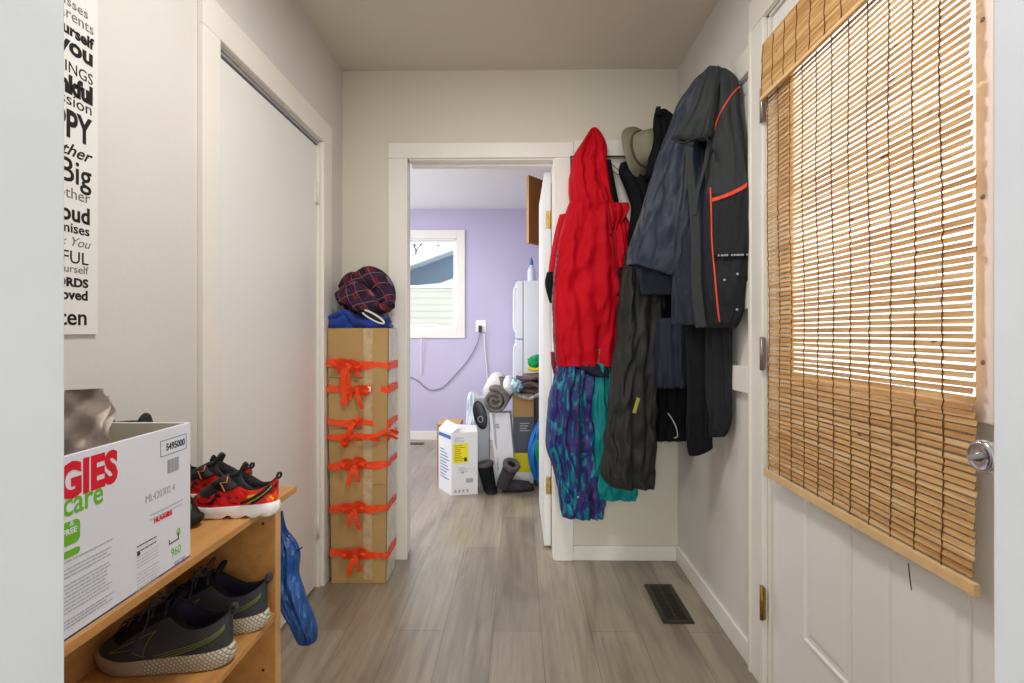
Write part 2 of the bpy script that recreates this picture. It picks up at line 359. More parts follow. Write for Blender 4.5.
# doorway wall around the camera's view, and the room behind it
jl, jr = P(65, 300, YN).x, P(993, 300, YN).x
w = MB().box((-2.6, YN - 0.12, 0), (jl - 0.012, YN - 0.005, ZC)).box((jr + 0.012, YN - 0.12, 0), (1.2, YN - 0.005, ZC)).box((jl - 0.012, YN - 0.12, 2.05), (jr + 0.012, YN - 0.005, ZC))
struct(w.build('wall_front', 'wall_paint'))
w = MB().box((jl - 0.02, YN - 0.125, 0), (jl, YN, 2.06), bev=0.002).box((jr, YN - 0.125, 0), (jr + 0.02, YN, 2.06), bev=0.002).box((jl, YN - 0.125, 2.04), (jr, YN, 2.06))
w.box((jl - 0.09, YN - 0.135, 0), (jl - 0.004, YN - 0.12, 2.04)).box((jr + 0.004, YN - 0.135, 0), (jr + 0.09, YN - 0.12, 2.04))
struct(w.build('trim_5', 'jamb_white'))
w = MB().box((-2.6, -3.5, 0), (-2.5, YN - 0.12, ZC)).box((1.1, -3.5, 0), (1.2, YN - 0.12, ZC)).box((-2.6, -3.6, 0), (1.2, -3.5, ZC))
struct(w.build('wall_rear', 'wall_paint'))
# kitchen shell
KW = (-1.262, -0.660, 1.165, 2.130)         # window opening
w = MB().box((-2.7, 5.5, 0), (KW[0], 5.6, ZC)).box((KW[1], 5.5, 0), (1.0, 5.6, ZC)).box((KW[0], 5.5, 0), (KW[1], 5.6, KW[2])).box((KW[0], 5.5, KW[3]), (KW[1], 5.6, ZC))
struct(w.build('wall_far', 'lavender_paint'))
struct(MB().box((-2.7, YB + 0.11, 0), (-2.6, 5.5, ZC)).build('wall_kitchen_left', 'lavender_paint'))
struct(MB().box((0.82, YB + 0.11, 0), (0.92, 5.5, ZC)).build('wall_kitchen_right', 'lavender_paint'))
w = MB()
a, b_, z0, z1 = KW
for q in (((a - 0.088, 5.482, z0 - 0.088), (a, 5.5, z1 + 0.09)), ((b_, 5.482, z0 - 0.088), (b_ + 0.088, 5.5, z1 + 0.09)), ((a, 5.482, z1), (b_, 5.5, z1 + 0.09)), ((a, 5.482, z0 - 0.088), (b_, 5.5, z0))): w.box(*q, bev=0.003)
wn = struct(w.build('window_1', 'trim_white'))
w = MB().box((a, 5.5, z0), (a + 0.012, 5.6, z1)).box((b_ - 0.012, 5.5, z0), (b_, 5.6, z1)).box((a, 5.5, z1 - 0.012), (b_, 5.6, z1)).box((a, 5.5, z0), (b_, 5.6, z0 + 0.012))
w.build('window_jamb', 'trim_white', wn)
zm = 1.62
for nm, za, zb, yy in (('upper_sash', zm - 0.02, z1 - 0.012, 5.56), ('lower_sash', z0 + 0.012, zm + 0.02, 5.53)):
    w = MB(); r = 0.03
    for q in (((a + 0.012, yy, za), (a + 0.012 + r, yy + 0.025, zb)), ((b_ - 0.012 - r, yy, za), (b_ - 0.012, yy + 0.025, zb)), ((a + 0.012 + r, yy, za), (b_ - 0.012 - r, yy + 0.025, za + r)), ((a + 0.012 + r, yy, zb - r), (b_ - 0.012 - r, yy + 0.025, zb))): w.box(*q, bev=0.002)
    so = w.build(nm, 'white_plastic', wn)
    MB().box((a + 0.03, yy + 0.010, za + 0.02), (b_ - 0.03, yy + 0.014, zb - 0.02)).build('glass_pane', 'window_glass', so)
# a handle bar along the lower sash
w = MB().box((-1.16, 5.512, 1.20), (-0.86, 5.53, 1.222), bev=0.004); w.build('sash_lift', 'white_plastic', wn)

# coat rails round the corner: white boards on the walls
w = MB().box((o1 + 0.101, YB - 0.02, 2.0), (XR - 0.02, YB, 2.085), bev=0.003).box((XR - 0.02, d1 + 0.1, 2.012), (XR, YB, 2.098), bev=0.003)
struct(w.build('trim_6', 'trim_white'))
struct(MB().box((XR - 0.02, d1 + 0.1, 1.212), (XR, YB, 1.305), bev=0.003).build('trim_7', 'trim_white'))
struct(MB().box((XR - 0.02, d1 + 0.1, 0.925), (XR, YB, 1.014), bev=0.003).build('trim_8', 'trim_white'))

# outside the entry door and the kitchen window
mat('snow_ground', (225, 228, 234), 0.9, 0.1, var=0.03, vscale=1)
struct(MB().box((0.95, -6, -0.3), (12, 9, -0.2)).build('ground', 'snow_ground'))
struct(MB().box((-12, 5.7, -0.3), (0.94, 30, -0.2)).build('ground', 'snow_ground'))
mat('siding_cream', (214, 206, 190), 0.8, 0.2, var=0.03, vscale=2)
mat('siding_shade_blue', (120, 142, 160), 0.8, 0.2, var=0.05, vscale=2)  # blue-grey carries the eave's shade on the gable wall
mat('roof_snow', (238, 240, 244), 0.9, 0.1)
mat('bark', (60, 52, 46), 0.9, 0.1)
hs = thing('neighbour_house', 'pale neighbouring house with sloping snowy roof outside the kitchen window', 'house', (-2.2, 10.5, -0.2))
def XZ(px, py, Y): p = P(px, py, Y); return (p.x, p.z)
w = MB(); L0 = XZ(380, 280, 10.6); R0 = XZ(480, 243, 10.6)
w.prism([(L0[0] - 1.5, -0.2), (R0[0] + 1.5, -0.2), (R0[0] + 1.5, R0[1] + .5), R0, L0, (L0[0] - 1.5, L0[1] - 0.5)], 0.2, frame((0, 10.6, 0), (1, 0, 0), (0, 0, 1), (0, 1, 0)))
w.build('gable_wall', 'siding_shade_blue', hs)
w = MB(); sl = (R0[1] - L0[1]) / (R0[0] - L0[0]); xa, xb = -4.2, 0.4
za, zb = L0[1] + (xa - L0[0]) * sl, L0[1] + (xb - L0[0]) * sl
w.prism([(xa, za - 0.04), (xb, zb - 0.04), (xb, zb + 0.14), (xa, za + 0.14)], 0.9, frame((0, 10.1, 0), (1, 0, 0), (0, 0, 1), (0, 1, 0)))
w.build('roof_edge', 'roof_snow', hs)
w = MB(); A = XZ(405, 296, 9.9); B = XZ(470, 272, 9.9)
w.prism([(A[0] - 2, -0.2), (B[0] + 1.5, -0.2), (B[0] + 1.5, B[1]), B, (P(440, 283, 9.9).x, P(440, 283, 9.9).z), (A[0] - 2, A[1])], 0.15, frame((0, 9.9, 0), (1, 0, 0), (0, 0, 1), (0, 1, 0)))
for k in range(12):
    z = 0.55 + k * 0.125; w.box((-4, 9.885, z), (0.4, 9.9, z + 0.012))
w.build('lean_to_wall', 'siding_cream', hs)
random.seed(4)
for (px, Y, lab) in ((416, 16.0, 'bare dark tree beyond the neighbouring roof, left of the two'), (440, 17.5, 'bare dark tree beyond the neighbouring roof, right of the two')):
    b0 = P(px, 252, Y); w = MB()
    def grow(p, d, ln, r, dep):
        q = p + d * ln; w.tube([p, (p + q) / 2 + Vector((random.uniform(-.05, .05), 0, 0)) * ln, q], lambda t: r * (1 - 0.4 * t), 5)
        if dep:
            for _ in range(3):
                grow(q, (d + Vector((random.uniform(-.8, .8), random.uniform(-.4, .4), random.uniform(-.1, .5)))).normalized(), ln * 0.62, r * 0.6, dep - 1)
    grow(Vector((b0.x, Y, -0.2)), Vector((0, 0, 1)), b0.z + 0.1, 0.07, 0)
    grow(Vector((b0.x, Y, b0.z - 0.2)), Vector((0, 0, 1)), 0.22, 0.04, 4)
    tag(w.build('bare_tree', 'bark'), lab, 'tree', 'bare trees beyond the neighbouring roof')
# ------------------------------------------------------------------ garments and soft things
def garment(rows, n=64, seg=84, amp=0.010, nf=5, seed=0, power=0.75, hollow=0.02, drift=0.0, w=None, diag=0.0, flat_back=False):
    """rows: (py, pxL, pxR, YL, YR, thickness). Closed soft volume hanging in folds."""
    w = w or MB(); R = []
    for py, a, b, YL, YR, th in rows: R.append((P(a, py, YL), P(b, py, YR), th))
    Ls = cr([r[0] for r in R], n); Rs = cr([r[1] for r in R], n); Ts = cr([Vector((r[2], 0, 0)) for r in R], n)
    rr = []
    for i in range(n + 1):
        L_, R_, th = Ls[i], Rs[i], max(0.004, Ts[i].x); c = (L_ + R_) / 2; a = (R_ - L_) / 2
        h = Vector((a.x, a.y, 0)); nn = Vector((h.y, -h.x, 0)).normalized() if h.length > 1e-6 else Vector((0, -1, 0))
        if nn.dot(Vector((0, 0, CZ)) - c) < 0: nn = -nn
        ring = []
        for k in range(seg):
            q = 2 * math.pi * k / seg; cs, sn = math.cos(q), math.sin(q)
            x = math.copysign(abs(cs) ** power, cs); y = math.copysign(abs(sn) ** power, sn)
            z = c.z
            fo = math.sin(nf * math.pi * (x + drift * (i / n)) + 2.2 * noise.noise(Vector((seed, z * 2.5, x * .8))) + seed + diag * z * 10)
            fo = fo * 0.55 + 0.9 * noise.noise(Vector((x * 2.2 + seed * 3.1, z * (4 + diag), seed))) + 0.45 * noise.noise(Vector((x * 6 + seed, z * 10, seed + 5)))
            fo += 1.1 * (0.45 - abs(noise.noise(Vector((x * 3.1 + z * (2 + 3 * diag) + seed, z * 6.5 - x * 1.5, seed * 1.7)))) * 2) + 0.5 * (0.4 - abs(noise.noise(Vector((x * 7 - z * 6, z * 15 + x * 2, seed * 2.3)))) * 2)
            edge = 0.35 + 0.65 * abs(sn)
            g = amp * fo * edge * min(1.0, h.length / 0.07)
            if flat_back and y < 0: g *= 0.15
            p = c + a * x * (1 + 0.0) + nn * (y * th / 2 + (g if y >= 0 else -g)) + a.normalized() * (amp * .5 * noise.noise(Vector((z * 9, seed, k * .01))) * abs(cs))
            p.x = min(p.x, XR - .022); p.y = min(p.y, YB - .022) if L_.y < 2.62 else p.y
            ring.append(p)
        rr.append(ring)
    # hollow hem
    last = rr[-1]; c = sum(last, Vector()) / seg
    if hollow:
        rr.append([c + (p - c) * 0.93 + Vector((0, 0, 0.001)) for p in last]); rr.append([c + (p - c) * 0.90 + Vector((0, 0, hollow)) for p in last])
    w.rings(rr); return w
def ribbon(w, pts, wd, up, th=0.0012, mi=0):
    """flat strip through points, width along 'up' """
    pts = [Vector(p) for p in pts]; up = Vector(up).normalized(); rr = []
    for i, p in enumerate(pts):
        t = (pts[min(i + 1, len(pts) - 1)] - pts[max(i - 1, 0)]); t = t.normalized() if t.length > 1e-9 else Vector((1, 0, 0))
        u = (up - t * up.dot(t)); u = u.normalized() if u.length > .05 else t.orthogonal().normalized(); nn = t.cross(u)
        ww = (wd(i / max(1, len(pts) - 1)) if callable(wd) else wd) / 2
        rr.append([p + u * ww + nn * th, p - u * ww + nn * th, p - u * ww - nn * th, p + u * ww - nn * th])
    w.rings(rr, mi, smooth=False); return w
def lump(w, c, rad, seed=0, amp=0.2, nx=28, ny=16, freq=2.0, flat=None, mi=0):
    c = Vector(c); rr = []
    for i in range(ny + 1):
        v = math.pi * (i / ny) if 0 < i < ny else (0.001 if i == 0 else math.pi - .001); ring = []
        for k in range(nx):
            u = 2 * math.pi * k / nx; d = Vector((math.sin(v) * math.cos(u), math.sin(v) * math.sin(u), math.cos(v)))
            f = 1 + amp * noise.noise(d * freq + Vector((seed, seed * 2, 0))) + amp * .5 * noise.noise(d * freq * 2.7 + Vector((seed, 0, seed)))
            p = Vector((d.x * rad[0] * f, d.y * rad[1] * f, d.z * rad[2] * f))
            if flat is not None and p.z < flat: p.z = flat
            ring.append(c + p)
        rr.append(ring)
    w.rings(rr, mi); return w
# ================================================================== left side
# ---- wall poster of words
mat('poster_paper', (226, 226, 224), 0.6, 0.2); mat('poster_ink', (34, 32, 32), 0.6, 0.2); mat('poster_grey', (120, 118, 116), 0.6, 0.2)
py1 = 1.078
po = MB().box((XL, 0.80, 1.127), (XL + 0.006, py1, 2.10), bev=0.001).build('word_poster', 'poster_paper')
tag(po, 'tall white wall poster with rows of black words in mixed lettering', 'poster')
words = [('BEST', 95, 4, 26, 'poster_ink', dict()), ('Kisses', 88.5, 20, 15, 'poster_grey', dict()), ('Parents', 94, 36, 17, 'poster_grey', dict(sx=0.9)),
         ('yourself', 93, 50, 17, 'poster_ink', dict(bold=0.0012, sx=0.9)), ('you', 93.3, 67, 26, 'poster_ink', dict(bold=0.0018)), ('THINGS', 93.2, 86, 17, 'poster_ink', dict(sx=0.85)),
         ('thankful', 92.8, 105, 26, 'poster_ink', dict(bold=0.0028, sx=0.72)), ('passion', 92.5, 116.5, 18, 'poster_ink', dict(sx=1.0)), ('HAPPY', 91, 146, 41, 'poster_ink', dict(bold=0.002, sx=0.62)),
         ('other', 89.6, 163, 19, 'poster_ink', dict(shear=0.45, bold=0.0004)), ('Big', 91.3, 189, 37, 'poster_ink', dict(bold=0.0006, sx=0.8)), ('Mother', 90.2, 204, 17, 'poster_grey', dict(sx=0.95)),
         ('proud', 90.3, 225, 25, 'poster_ink', dict(bold=0.0012, sx=0.85)), ('promises', 89.8, 236.5, 15, 'poster_ink', dict(bold=0.0004)), ('Thank You', 89.6, 249, 14, 'poster_grey', dict(shear=0.4)),
         ('BEAUTIFUL', 88.6, 265.5, 19, 'poster_ink', dict(sx=0.95)), ('yourself', 88, 274.5, 12, 'poster_grey', dict()), ('WORDS', 88.2, 288, 13, 'poster_ink', dict(bold=0.0009, sx=1.05)),
         ('Loved', 88, 300.5, 15, 'poster_ink', dict(bold=0.0008)), ('Listen', 87.6, 325, 25, 'poster_ink', dict(bold=0.0006, sx=0.95))]
for wd, pxr, pyb, h, mt, kw in words:
    p = PX(pxr, pyb, XL + 0.0064)
    text('printed_word', wd, h / 470 * 0.86, frame(p, (0, 1, 0), (0, 0, 1), (1, 0, 0)), mt, po, align='RIGHT', ext=0.0002, **dict(kw, sx=kw.get('sx', 1) * 1.16))

# ---- shoe shelf
SX0, SX1 = -0.878, -0.600
sh = thing('shoe_shelf', 'low open wooden shoe shelf against the left wall', 'shelf', (-0.74, 0.95, 0))
MB().box((SX0, 0.46, 0.702), (SX1 + 0.002, 1.392, 0.718), bev=0.002).build('top_board', ['shelf_wood'], sh)
MB().box((SX0, 1.272, 0.0), (SX1, 1.300, 0.7018), bev=0.0015).build('end_panel', 'shelf_wood', sh)
MB().box((SX0, 0.465, 0.0), (SX1, 0.483, 0.7018), bev=0.0015).build('end_panel', 'shelf_wood', sh)
MB().box((SX0, 0.483, 0.0), (SX0 + 0.006, 1.272, 0.70)).build('back_panel', 'shelf_wood', sh)
MB().box((SX0 + 0.0062, 0.484, 0.428), (SX1 + 0.004, 1.2715, 0.443), bev=0.0015).build('shelf_board', 'shelf_wood', sh)
MB().box((SX0 + 0.0062, 0.484, 0.07), (SX1 + 0.002, 1.2715, 0.085), bev=0.0015).build('shelf_board', 'shelf_wood', sh)
MB().box((SX1, 1.2735, 0.001), (SX1 + 0.0012, 1.2985, 0.70)).build('edge_band', 'shelf_edge', sh)
for z in (0.66, 0.52, 0.30): MB().lathe([(0.004, 0), (0.003, 0.0012), (0.0005, 0.0015)], 10, frame((SX1 - 0.03, 1.2718, z), (1, 0, 0), (0, 0, 1), (0, -1, 0))).build('screw_cap', 'black_plastic', sh)

# ---- white diaper carton on the shelf
mat('carton_white', (226, 229, 240), 0.45, 0.35, bump=0.03, bscale=12); mat('carton_inside', (205, 200, 182), 0.8, 0.1)
mat('print_red', (218, 26, 48), 0.45, 0.3); mat('print_green', (110, 186, 40), 0.45, 0.3); mat('print_dark', (60, 62, 70), 0.5, 0.3); mat('print_grey', (166, 168, 180), 0.5, 0.3)
mat('print_mid', (186, 188, 200), 0.5, 0.3); mat('print_lilac', (150, 146, 196), 0.5, 0.3)
BX, BY0, BY1, BZ0, BZ1, BXB = -0.604, 0.470, 0.948, 0.7185, 0.966, -0.865
dbx = thing('diaper_carton', 'open white diaper carton with red and green lettering on the shoe shelf', 'box', (-0.73, 0.71, BZ0))
w = MB(); tk = 0.005
w.box((BXB, BY0, BZ0), (BX, BY1, BZ0 + 0.004))
for q in (((BX - tk, BY0, BZ0), (BX, BY1, BZ1)), ((BXB, BY0, BZ0), (BXB + tk, BY1, BZ1)), ((BXB + tk, BY1 - tk, BZ0), (BX - tk, BY1, BZ1)), ((BXB + tk, BY0, BZ0), (BX - tk, BY0 + tk, BZ1))): w.box(*q, bev=0.0012)
w.build('carton_body', 'carton_white', dbx)
w = MB(); w.box((BXB + tk, BY1 - tk - 0.001, BZ0 + 0.005), (BX - tk - 0.001, BY1 - tk, BZ1 - 0.001)); w.box((BXB + tk, BY0 + tk, BZ0 + 0.005), (BXB + tk + 0.001, BY1 - tk - 0.001, BZ1 - 0.001))
w.build('carton_lining', 'carton_inside', dbx)
TX = BX + 0.0003
def bt(s, pxr, pyb, size, mt, name='printed_text', **kw):
    p = PX(pxr, pyb, TX); return text(name, s, size, frame(p, (0, 1, 0), (0, 0, 1), (1, 0, 0)), mt, dbx, align='RIGHT', ext=0.00015, **kw)
bt('HUGGIES', 117.3, 479.5, 0.0635, 'print_red', name='printed_logo', bold=0.0032, sx=0.80, space=1.02)
bt('care', 103.5, 501.5, 0.047, 'print_green', bold=0.0006, sx=0.83)
def bpatch(px0, pxr, pyt, pyb, mt, name, rnd=0.004):
    a = PX(px0, 400, TX).y; c = PX(pxr, 400, TX).y; zt = PX(pxr, pyt, TX).z; zb = PX(pxr, pyb, TX).z
    r = min(rnd, (zt - zb) / 2.01, (c - a) / 2.01); poly = []
    for cx, cz, q0 in ((c - r, zt - r, 0), (a + r, zt - r, 90), (a + r, zb + r, 180), (c - r, zb + r, 270)):
        for k in range(6): q = math.radians(q0 + 18 * k); poly.append((cx + r * math.cos(q), cz + r * math.sin(q)))
    return MB().prism(poly, 0.0003, frame((TX, 0, 0), (0, 1, 0), (0, 0, 1), (1, 0, 0))).build(name, mt, dbx)
bpatch(52, 80, 517, 540, 'print_green', 'printed_badge', 0.008)
bpatch(52, 80, 545, 552, 'print_green', 'printed_badge', 0.006)
TX += 0.0004
bt('&', 74, 524.5, 0.011, 'carton_white'); bt('FREE', 77, 531, 0.011, 'carton_white', bold=0.0003); TX -= 0.0004
random.seed(2)
def lines(px0, pxr, pyt, pyb, n, mt, h=0.0016, gap=()):
    w = MB(); a = PX(px0, 400, TX).y; c = PX(pxr, 400, TX).y; zt = PX(pxr, pyt, TX).z; zb = PX(pxr, pyb, TX).z
    for k in range(n):
        if k in gap: continue
        z = zt + (zb - zt) * k / (n - 1); y = a; e = a + (c - a) * random.uniform(0.85, 1.0)
        while y < e:
            l = random.uniform(0.003, 0.010); w.box((TX, y, z), (TX + 0.0002, min(y + l, e), z + h)); y += l + 0.0015
    w.build('printed_small_print', mt, dbx)
lines(52, 113, 539, 585, 14, 'print_grey', 0.0014, (1, 5))
lines(52, 114, 592, 598, 3, 'print_grey', 0.0016)
lines(137, 160, 545, 583, 13, 'print_mid', 0.0012, (4,))
lines(137, 158, 536, 541, 2, 'print_dark', 0.0018)
lines(150, 183, 500, 504, 2, 'print_mid', 0.0022)
bt('5495000', 184.8, 444.5, 0.0165, 'print_dark', bold=0.0004, sx=0.86)
a, c_ = PX(160.5, 430, TX).y, PX(186.3, 430, TX).y; zt, zb = PX(186.3, 433.5, TX).z, PX(186.3, 448.5, TX).z
w = MB(); t = 0.0008
for q in (((TX, a, zt - t), (TX + .0002, c_, zt)), ((TX, a, zb), (TX + .0002, c_, zb + t)), ((TX, a, zb), (TX + .0002, a + t, zt)), ((TX, c_ - t, zb), (TX + .0002, c_, zt))): w.box(*q)
w.build('printed_frame', 'print_dark', dbx)
w = MB(); y = PX(167.5, 460, TX).y; ye = PX(179, 460, TX).y; zt, zb = PX(179, 456, TX).z, PX(179, 469.5, TX).z
while y < ye: l = random.choice((0.0006, 0.001, 0.0018)); w.box((TX, y, zb), (TX + 0.0002, y + l, zt)); y += l + random.choice((0.0008, 0.0014))
w.build('printed_barcode', 'print_grey', dbx)
bt('ML420302 4', 175, 490.0, 0.0175, 'print_grey', sx=0.82)
bt('HUGGIES', 172, 514.0, 0.0125, 'print_red', name='printed_logo', bold=0.0007, sx=0.86)
bt('960', 181, 551.5, 0.0215, 'print_green', sx=0.82)
bt('99190', 185.5, 560.5, 0.0155, 'print_lilac', sx=0.8)
bpatch(137, 140.2, 551, 555, 'print_dark', 'printed_seal', 0.003)
w = MB(); p = PX(169, 545, TX); w.box((TX, p.y, p.z), (TX + .0002, p.y + 0.026, p.z + 0.002)); w.box((TX, p.y, p.z), (TX + .0002, p.y + 0.002, p.z + 0.008)); w.box((TX, p.y + .024, p.z), (TX + .0002, p.y + .026, p.z + 0.014)); w.build('printed_icon', 'print_dark', dbx)
w = MB(); p = PX(178.5, 531.5, TX); w.tube([(TX, p.y + 0.004 * math.cos(q), p.z + 0.006 * math.sin(q)) for q in [k * math.pi / 6 for k in range(12)]], 0.0008, 4, closed=True); w.build('printed_icon', 'print_green', dbx)

# ---- pulp egg trays standing in the carton
mat('pulp', (196, 182, 172), 0.95, 0.1, bump=0.15, bscale=160)
def tray(name, org, X, Y, Z, nx=3, ny=3, pitch=0.060, lab=''):
    Mx = frame(org, X, Y, Z); w = MB(); n = 9
    def hgt(i, j):
        u, v = i / n * math.pi, j / n * math.pi
        a = math.cos(2 * u) * math.cos(2 * v); b = 0.5 * (math.cos(2 * u) + math.cos(2 * v))
        h = 0.030 * a + 0.010 * b
        return max(-0.034, min(0.034, h))
    NX, NY = nx * n, ny * n; top = []; bot = []
    for j in range(NY + 1):
        rt = [Mx @ Vector((i / n * pitch, j / n * pitch, hgt(i, j) + 0.0008 * noise.noise(Vector((i, j, 0)) * 0.7))) for i in range(NX + 1)]
        rb = [p - Mx.to_3x3() @ Vector((0, 0, 0.003)) for p in rt]
        top.append(rt + rb[::-1])
    w.rings(top, closed=True, cap0=True, cap1=True)
    o = w.build(name, 'pulp'); tag(o, lab, 'egg tray'); return o
tx = Vector((.87, .49, 0)).normalized(); ty = Vector((0.02, .12, 1)); ty = (ty - tx * ty.dot(tx)).normalized(); tz = tx.cross(ty)
e0 = Vector((-.808, .722, .862))
tray('egg_tray', e0, tx, ty, tz, lab='grey brown pulp egg tray standing in the white carton, the nearer of two')
tray('egg_tray', e0 - tz * .045 + Vector((0, 0, -.012)), tx, ty, tz, lab='grey brown pulp egg tray standing behind the nearer one in the white carton')

# ---- shoes
mat('sneaker_dark', (64, 67, 72), 0.75, 0.25, var=0.18, vscale=10, bump=0.4, bscale=260)
mat('sneaker_black', (24, 25, 30), 0.85, 0.2, bump=0.4, bscale=260)
mat('sneaker_lining', (34, 32, 48), 0.9, 0.15, bump=0.2, bscale=200)
mat('neon_line', (150, 164, 56), 0.5, 0.3); mat('lace_grey', (66, 66, 78), 0.85, 0.2)
m, nt, b, tc = nodes_mat('sole_knit', 0.75, 0.25)
v1 = N(nt, 'ShaderNodeTexBrick'); nt.links.new(mapping(nt, tc.outputs['Object'], (1, 1, 1), rot=(math.pi / 2, 0, math.pi / 4)), v1.inputs['Vector'])
v1.inputs['Scale'].default_value = 1; v1.inputs['Brick Width'].default_value = 0.0075; v1.inputs['Row Height'].default_value = 0.0062; v1.inputs['Mortar Size'].default_value = 0.0011; v1.inputs['Mortar Smooth'].default_value = 0.6
v1.inputs['Color1'].default_value = srgb((216, 208, 190)); v1.inputs['Color2'].default_value = srgb((204, 196, 178)); v1.inputs['Mortar'].default_value = srgb((146, 136, 118))
nt.links.new(v1.outputs[0], b.inputs['Base Color']); inv = N(nt, 'ShaderNodeInvert'); nt.links.new(v1.outputs['Fac'], inv.inputs['Color']); bump(nt, b, inv.outputs[0], 0.8, 0.002)
mat('sole_plain', (176, 164, 142), 0.7, 0.25, var=0.12, vscale=20)
mat('sole_white', (236, 234, 236), 0.45, 0.4, var=0.04, vscale=30)
mat('outsole_dark', (40, 38, 38), 0.8, 0.2)
m, nt, b, tc = nodes_mat('flame_fabric', 0.5, 0.35)
n1 = N(nt, 'ShaderNodeTexNoise', Scale=24.0, Detail=4.0, Distortion=1.6); nt.links.new(mapping(nt, tc.outputs['Object'], (0.7, 1, 1.3), rot=(0, 0.7, 0)), n1.inputs['Vector'])
sx = N(nt, 'ShaderNodeSeparateXYZ'); nt.links.new(tc.outputs['Object'], sx.inputs[0])
mr = N(nt, 'ShaderNodeMapRange'); mr.inputs[1].default_value = 0.0; mr.inputs[2].default_value = 0.13; mr.inputs[3].default_value = 0.08; mr.inputs[4].default_value = -0.07; nt.links.new(sx.outputs['X'], mr.inputs[0])
ad = N(nt, 'ShaderNodeMath', operation='ADD'); nt.links.new(n1.outputs['Fac'], ad.inputs[0]); nt.links.new(mr.outputs[0], ad.inputs[1])
c = ramp(nt, ad.outputs[0], [(0.36, (22, 12, 14)), (0.40, (190, 16, 20)), (0.52, (228, 30, 30)), (0.60, (240, 110, 24)), (0.68, (250, 205, 40))])
nt.links.new(c, b.inputs['Base Color'])
mat('kid_black', (20, 20, 22), 0.55, 0.4, bump=0.3, bscale=200); mat('kid_red', (206, 30, 46), 0.5, 0.4); mat('strap_orange', (240, 140, 70), 0.5, 0.4)

